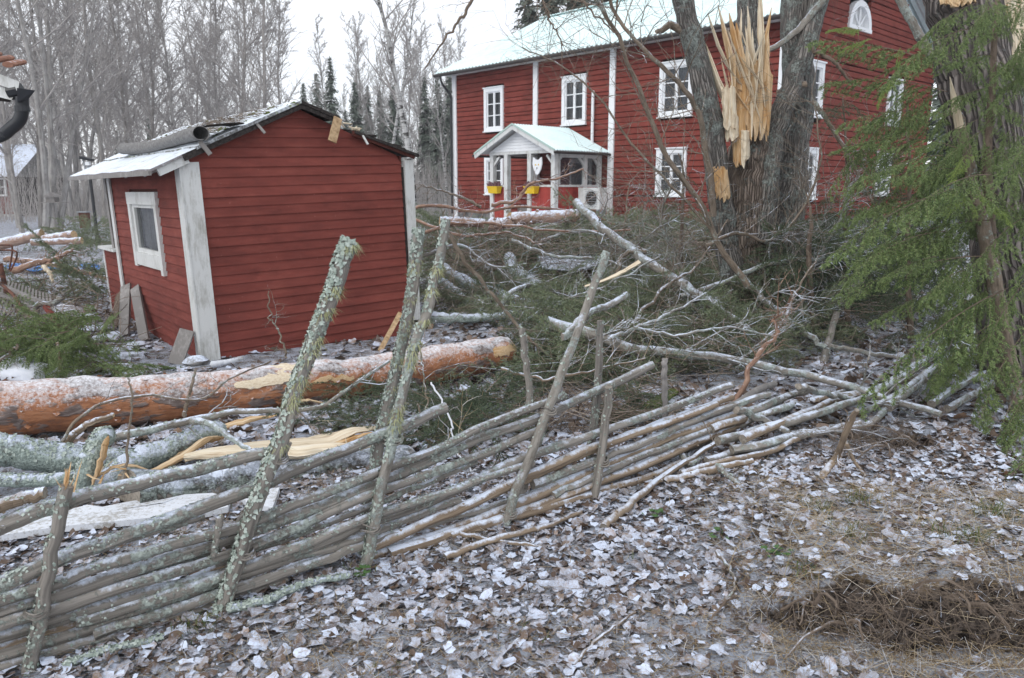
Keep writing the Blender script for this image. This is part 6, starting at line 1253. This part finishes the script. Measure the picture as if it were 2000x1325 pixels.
mb = MB(); mb.box((a.x-.15, a.y-.15, a.z), (a.x+.15, a.y+.15, a.z+.16)); mb.add([(a.x-.22, a.y-.2, a.z+.16), (a.x+.22, a.y-.2, a.z+.16), (a.x+.22, a.y+.2, a.z+.16), (a.x-.22, a.y+.2, a.z+.16), (a.x, a.y-.2, a.z+.33), (a.x, a.y+.2, a.z+.33)], [(0, 1, 4), (1, 2, 5, 4), (2, 3, 5), (3, 0, 4, 5), (3, 2, 1, 0)]); mb.build('house', M['greywood'], bd)
mb = MB(); mb.tube([V((a.x, a.y, -.1)), V((a.x, a.y, a.z-.03))], .04, 6); mb.build('post', M['greywood'], bd)
# far red cottage
fc = thing('far_cottage', 'small red cottage with white window partly seen at the far left edge', 'house', tuple(G(0, 420)))
a = P(-90, 367, 45); zf = H(a.x, a.y); x0, x1 = P(-200, 367, 45).x, P(31, 367, 45).x
for k in range(13):
    mb = MB(); mb.box((x0, 45, .15+zf+k*.17), (x1, 45.12, .15+zf+k*.17+.16)); mb.build('board', M['red_log'], fc)
mb = MB(); mb.box((x0+.05, 45.08, -.1), (x1-.05, 50, 2.35+zf)); mb.build('wall', M['dark'], fc)
mb = MB(); mb.box((x0-.05, 44.97, -.3), (x1+.05, 45.1, .14+zf)); mb.build('foundation', M['white_old'], fc)
mb = MB(); mb.add([(x0-.4, 44.5, 2.25), (x1+.4, 44.5, 2.25), (x1+.4, 47.5, 4.2), (x0-.4, 47.5, 4.2), (x0-.4, 50.5, 2.25), (x1+.4, 50.5, 2.25)], [(0, 1, 2, 3), (3, 2, 5, 4), (1, 5, 2), (0, 3, 4)]); mb.build('roof', M['stone'], fc)
w0 = P(2, 367, 45).x
mb = MB()
for (a_, b_, c_, d_) in ((-.55, -.45, 1.15, 2.2), (.25, .35, 1.15, 2.2), (-.45, .25, 1.15, 1.25), (-.45, .25, 2.1, 2.2), (-.13, -.07, 1.25, 2.1), (-.45, .25, 1.65, 1.7)): mb.box((w0+a_, 44.9, c_), (w0+b_, 44.99, d_))
w_ = mb.build('window', M['white_clean'], fc); mb = MB(); mb.box((w0-.45, 44.97, 1.25), (w0+.25, 44.98, 2.1)); mb.build('pane', M['glass'], w_)
# near eave with gutter at the top left corner
ev = thing('near_eave', 'tiled eave corner with a white fascia and black gutter outlet in the top left corner', 'roof eave', tuple(P(0, 200, 5.5)))
def E5(x, y, Y=5.5): return P(x, y, Y)
mb = MB(); mb.hexa([E5(-120, 128, 5.4), E5(35, 178, 5.4), E5(35, 178, 5.52), E5(-120, 128, 5.52), E5(-120, 98, 5.4), E5(38, 160, 5.4), E5(38, 160, 5.52), E5(-120, 98, 5.52)]); mb.build('fascia', M['white_old'], ev)
mb = MB(); mb.hexa([E5(-120, 160, 5.42), E5(22, 196, 5.42), E5(25, 196, 5.54), E5(-120, 160, 5.54), E5(-120, 130, 5.42), E5(33, 180, 5.42), E5(33, 180, 5.54), E5(-120, 130, 5.54)]); mb.build('fascia', M['white_old'], ev)
for k in range(6):
    a = E5(-110+k*25, 84+k*8.5, 5.3); mb = MB(); mb.tube([a, a+V((-.04, .22, .05))], [.035, .035], 10, 0, None, True, .05, 4, .55); mb.build('tile', M['tile'], ev)
mb = MB(); mb.hexa([E5(-120, 185, 5.55), E5(20, 200, 5.55), E5(20, 200, 5.9), E5(-120, 185, 5.9), E5(-120, 165, 5.55), E5(24, 193, 5.55), E5(24, 193, 5.9), E5(-120, 165, 5.9)]); mb.build('soffit', M['felt_dark'], ev)
mb = MB(); mb.hexa([E5(34, 200, 5.38), E5(54, 196, 5.38), E5(54, 196, 5.5), E5(34, 200, 5.5), E5(33, 172, 5.34), E5(69, 177, 5.34), E5(69, 177, 5.52), E5(33, 172, 5.52)]); mb.build('gutter', M['black'], ev)
mb = MB(); mb.tube([E5(20, 180, 5.45), E5(40, 176, 5.45)], .055, 10); mb.build('gutter_end', M['black'], ev)
mb = MB(); mb.tube(curve([E5(43, 190, 5.44), E5(43, 215, 5.44), E5(38, 235, 5.44), E5(20, 252, 5.44), E5(0, 266, 5.45), E5(-60, 285, 5.5)], 22), .042, 14); mb.build('downpipe', M['black'], ev, True)
for (x, y) in ((43, 213), (3, 264)):
    mb = MB(); p_ = E5(x, y, 5.44); mb.tube([p_+V((-.0, 0, -.018)), p_+V((0, 0, .018))], .049, 12); mb.build('pipe_joint', M['black'], ev)
# ------------------------------------------------------------------ uprooted soil and roots
def roots(label, x, y, n, R, up_=.0):
    c = GT(x, y); T_ = thing('exposed_roots', label, 'roots', tuple(c)); mb = MB()
    for _ in range(n):
        p = c+V((random.gauss(0, R), random.gauss(0, R*.4), random.uniform(-.05, .10)+up_)); d = V((random.gauss(0, 1), random.gauss(-.6, .5), random.gauss(-.3, .5))).normalized(); twig(mb, p, d, random.uniform(.05, .16), .0013, 1)
    mb.build('fine_roots', M['twig_bark'], T_, kind='stuff')
    for _ in range(5):
        p = c+V((random.gauss(0, R), random.gauss(0, R*.3), .02+up_)); q = p+V((random.gauss(0, .15), random.gauss(-.1, .05), random.gauss(-.02, .05))); mb = MB(); mb.tube(curve([p, p.lerp(q, .5)+V((0, 0, .04)), q], 10, .01), lerps(.007, .003, 10), 6, 0, None, True, .3); mb.build('root', M['twig_bark'], T_)
roots('exposed roots hanging under the turf lip at the lower right', 1830, 1235, 260, .26, .09)
roots('torn fine roots around the dark hole under the fence end', 1700, 880, 300, .2, .05)
roots('shaggy root and straw tuft on the bank below the centre right', 1600, 1225, 130, .16, .06)
mb = MB(); c = GT(1480, 1, 0) if False else GT(1850, 800)
# ------------------------------------------------------------------ leaf litter, straw, twigs, small plants
def leafgeo(seed):
    rg = random.Random(seed); n = 12; lob = [1, .80, .95, .74, .88, .78, .66, .78, .88, .74, .95, .80]; curl = rg.uniform(.1, .6); tw = rg.uniform(-.5, .5); vs = []
    for i in range(n):
        a = 2*math.pi*i/n; r = .5*lob[i]*rg.uniform(.72, 1.22); x, y = r*math.cos(a)*1.05, r*math.sin(a); z = curl*(y*y*1.3-.1)+tw*x*y+.35*curl*x*x*rg.choice((-1, 1))+rg.gauss(0, .03); vs.append((x, y, z))
    for i in range(6):
        a = 2*math.pi*i/6+.2; r = .22; x, y = r*math.cos(a), r*math.sin(a); vs.append((x, y, curl*(y*y*1.3-.1)+tw*x*y+rg.gauss(0, .025)+.02))
    vs.append((0, 0, -.1*curl+.01)); fs = []
    for i in range(12):
        j = (i+1) % 12; a = 12+(i//2) % 6; b = 12+((i+1)//2) % 6
        fs.append((i, j, a) if a == b else (i, j, b)); 
        if a != b: fs.append((i, b, a))
    for i in range(6): fs.append((12+i, 12+(i+1) % 6, 18))
    return np.array(vs), np.array(fs)
LG = [leafgeo(i) for i in range(10)]
def leafmat(p, s, tilt):
    a = random.uniform(0, 6.28); return Matrix.Translation(p) @ Matrix.Rotation(random.gauss(0, tilt), 4, 'X') @ Matrix.Rotation(random.gauss(0, tilt), 4, 'Y') @ Matrix.Rotation(a, 4, 'Z') @ Matrix.Diagonal((s, s*random.uniform(.65, 1), s*random.choice((1, 1, -1)), 1))
def leafdens(x, y):
    """fewer leaves where the ground is bare straw"""
    p = _fa; d = (V((x, y, 0))-_fa).dot(_fn)   # distance in front of the fence
    v = .72+.6*nz(x*.9+3, y*.9)
    if y < 2.75: v -= .22+.2*sst(-.2, .8, x)
    if x > 1.2 and y < 3.6: v -= .42
    if y > 6: v -= .15
    if math.hypot(x-2.32, (y-4.70)*1.5) < .36: v -= 2
    if x > .95 and abs(y-(2.53-.05*(x-.9)+.09*nz(x*3, 1))) < .09: v -= 2
    return v
random.seed(8)
LM = []
for v, f in LG:
    me = bpy.data.meshes.new('leaf'); me.from_pydata([tuple(a) for a in v], [], [tuple(int(k) for k in a) for a in f]); me.materials.append(M['leaf']); at = me.attributes.new('bc', 'FLOAT_VECTOR', 'POINT'); at.data.foreach_set('vector', v.astype(np.float32).ravel()); LM.append(me)
cnt = 0
while cnt < 300:
    x, y = random.uniform(-1.1, 2.3), random.uniform(1.95, 3.9)
    q = V((x, y, 0))-CAM; w = q.dot(_f); px = 1000+F*q.x/w; py = 662.5-F*q.dot(_u)/w
    if not (-40 < px < 2040 and py < 1400) or random.random() > leafdens(x, y)*.9: continue
    s_ = random.uniform(.055, .098)*(1 if random.random() < .8 else .7); o = bpy.data.objects.new('leaf', random.choice(LM)); COL.objects.link(o); o.parent = GR; o.matrix_basis = leafmat(V((x, y, H(x, y)+random.uniform(.006, .02))), s_, .22); cnt += 1
vs, fs, n = [], [], 0
def addleaf(x, y, s_, tilt=.4, zz=.02):
    global n
    v, f = random.choice(LG); A = np.array(leafmat(V((x, y, H(x, y)+random.uniform(.002, zz))), s_, tilt)); vs.append(v@A[:3, :3].T+A[:3, 3]); fs.append(f+n); n += len(v)
k = 0
while k < 10500:
    x, y = random.uniform(-2.4, 3.0), random.uniform(1.8, 4.8)
    if random.random() > leafdens(x, y): continue
    addleaf(x, y, random.uniform(.025, .078), .3); k += 1
k = 0
while k < 7500:
    Y = 4.5+(random.random()**1.2)*8; px = random.uniform(-60, 2060); p = P(px, 367, Y)
    if random.random() > leafdens(p.x, Y): continue
    addleaf(p.x, Y, random.uniform(.05, .11)*(1+.03*Y)); k += 1
k = 0
while k < 9000:
    x, y = random.uniform(-2.2, 2.9), random.uniform(1.8, 4.6)
    if random.random() > leafdens(x, y)+.25: continue
    addleaf(x, y, random.uniform(.010, .034), .5, .012); k += 1
npmesh('leaf_litter', np.concatenate(vs), np.concatenate(fs), M['leaf'], kind='stuff', label='frost dusted dead leaves strewn over the forest floor')
def gsamp(x0, x1, y0, y1, dens=None, z=.012):
    def f():
        while True:
            x, y = random.uniform(x0, x1), random.uniform(y0, y1)
            if dens and random.random() > dens(x, y): continue
            return (x, y, H(x, y)+random.uniform(0, z))
    return f
sd_ = lambda x, y: max(.08, 1.05-leafdens(x, y)*1.2)
strands(20000, gsamp(-1.9, 2.6, 1.8, 4.2, sd_, .02), .02, .10, .0009, .35, 'straw', 'straw', lift=1, label='short dry straw and moss stubble between the leaves')
strands(2600, gsamp(-2.4, 4.2, 1.9, 7.5, None, .02), .04, .25, .0016, .2, 'litter', 'litter_twigs', label='fine fallen twigs in the leaf litter')
strands(2600, gsamp(.9, 2.6, 2.3, 3.7, None, .03), .08, .28, .0010, .35, 'straw', 'dry_grass', lift=1, label='long dry grass blades matted on the bank at the right')
strands(5000, gsamp(-14, 14, 5.0, 26, None, .02), .10, .5, .0035, .2, 'litter', 'far_litter', label='twigs and stubble on the yard beyond the fence')
def tuft(x, y, n, h, mat, w=.0014, R=.04):
    c = GT(x, y); T = []
    for _ in range(n):
        a = random.uniform(0, 6.28); b = c+V((random.gauss(0, R), random.gauss(0, R), -.005)); d = V((math.cos(a)*random.uniform(.1, .8), math.sin(a)*random.uniform(.1, .8), 1)).normalized(); l = h*random.uniform(.5, 1.2); m_ = b+d*l*.6; e = m_+(d+V((math.cos(a)*.6, math.sin(a)*.6, -.5))).normalized()*l*.5; s_ = V((-math.sin(a), math.cos(a), 0))*w
        T.append([b-s_, b+s_, m_+s_*.8]); T.append([b-s_, m_+s_*.8, m_-s_*.8]); T.append([m_-s_*.8, m_+s_*.8, e])
    return T
TT_ = []
for (x, y, n_, h) in ((412, 1170, 90, .09), (380, 1230, 60, .07), (1830, 1050, 60, .08), (1940, 1010, 90, .10), (1660, 1050, 60, .09), (1580, 1120, 40, .07), (420, 1000, 120, .06), (820, 950, 100, .06), (1010, 1240, 20, .05), (1250, 1080, 20, .05), (1600, 1000, 60, .09), (1680, 985, 60, .08), (750, 1310, 20, .04), (1900, 1060, 80, .1), (700, 1120, 30, .05)): TT_ += tuft(x, y, n_, h, 'grass')
v = np.array([[tuple(a) for a in t] for t in TT_]).reshape(-1, 3); npmesh('grass_tufts', v, np.arange(len(v)).reshape(-1, 3), M['grass'], kind='stuff', label='sparse green and straw coloured grass tufts on the leaf litter')
def herb(x, y, n, label):
    c = GT(x, y); T_ = thing('small_herb', label, 'plant', tuple(c)); 
    for _ in range(n):
        p = c+V((random.gauss(0, .03), random.gauss(0, .025), random.uniform(.015, .045))); s_ = random.uniform(.009, .018); a = random.uniform(0, 6.28); mb = MB(); ring = [p+V((s_*math.cos(a+t)*(1.2 if k % 2 else .8), s_*math.sin(a+t)*(1.2 if k % 2 else .8), random.gauss(0, .003))) for k, t in enumerate(lerps(0, 6.28, 9)[:-1])]; mb.add(ring+[p+V((0, 0, .003))], [(i, (i+1) % 8, 8) for i in range(8)]); mb.build('leaf', M['herb'], T_)
    mb = MB(); mb.tube([c-V((0, 0, .01)), c+V((.005, 0, .04))], .0015, 5); mb.build('stem', M['herb'], T_)
herb(1280, 1012, 8, 'small green herb near the peeled stick in the leaves'); herb(1515, 1088, 12, 'low dark green herb clump on the frosty bank'); herb(1408, 1052, 5, 'tiny green sprig beside the brown curved twig'); herb(275, 1190, 8, 'small bright green clover like herb under the lower rails'); herb(712, 1130, 7, 'grey green herb just right of the middle stakes'); herb(320, 1205, 5, 'small green seedling by the lowest rails left of the tall stake')

# ------------------------------------------------------------------ faint winter haze
mb = MB(); mb.box((-160, -20, -3.0), (160, 140, 40)); hz = mb.build('haze', [], None, kind='stuff'); m = bpy.data.materials.new('haze'); m.use_nodes = True; m.node_tree.nodes.clear()
o_ = m.node_tree.nodes.new('ShaderNodeOutputMaterial'); v_ = m.node_tree.nodes.new('ShaderNodeVolumePrincipled'); v_.inputs['Color'].default_value = (.93, .94, 1, 1); v_.inputs['Density'].default_value = .0012; v_.inputs['Anisotropy'].default_value = .2
m.node_tree.links.new(v_.outputs[0], o_.inputs['Volume']); hz.data.materials.append(m)
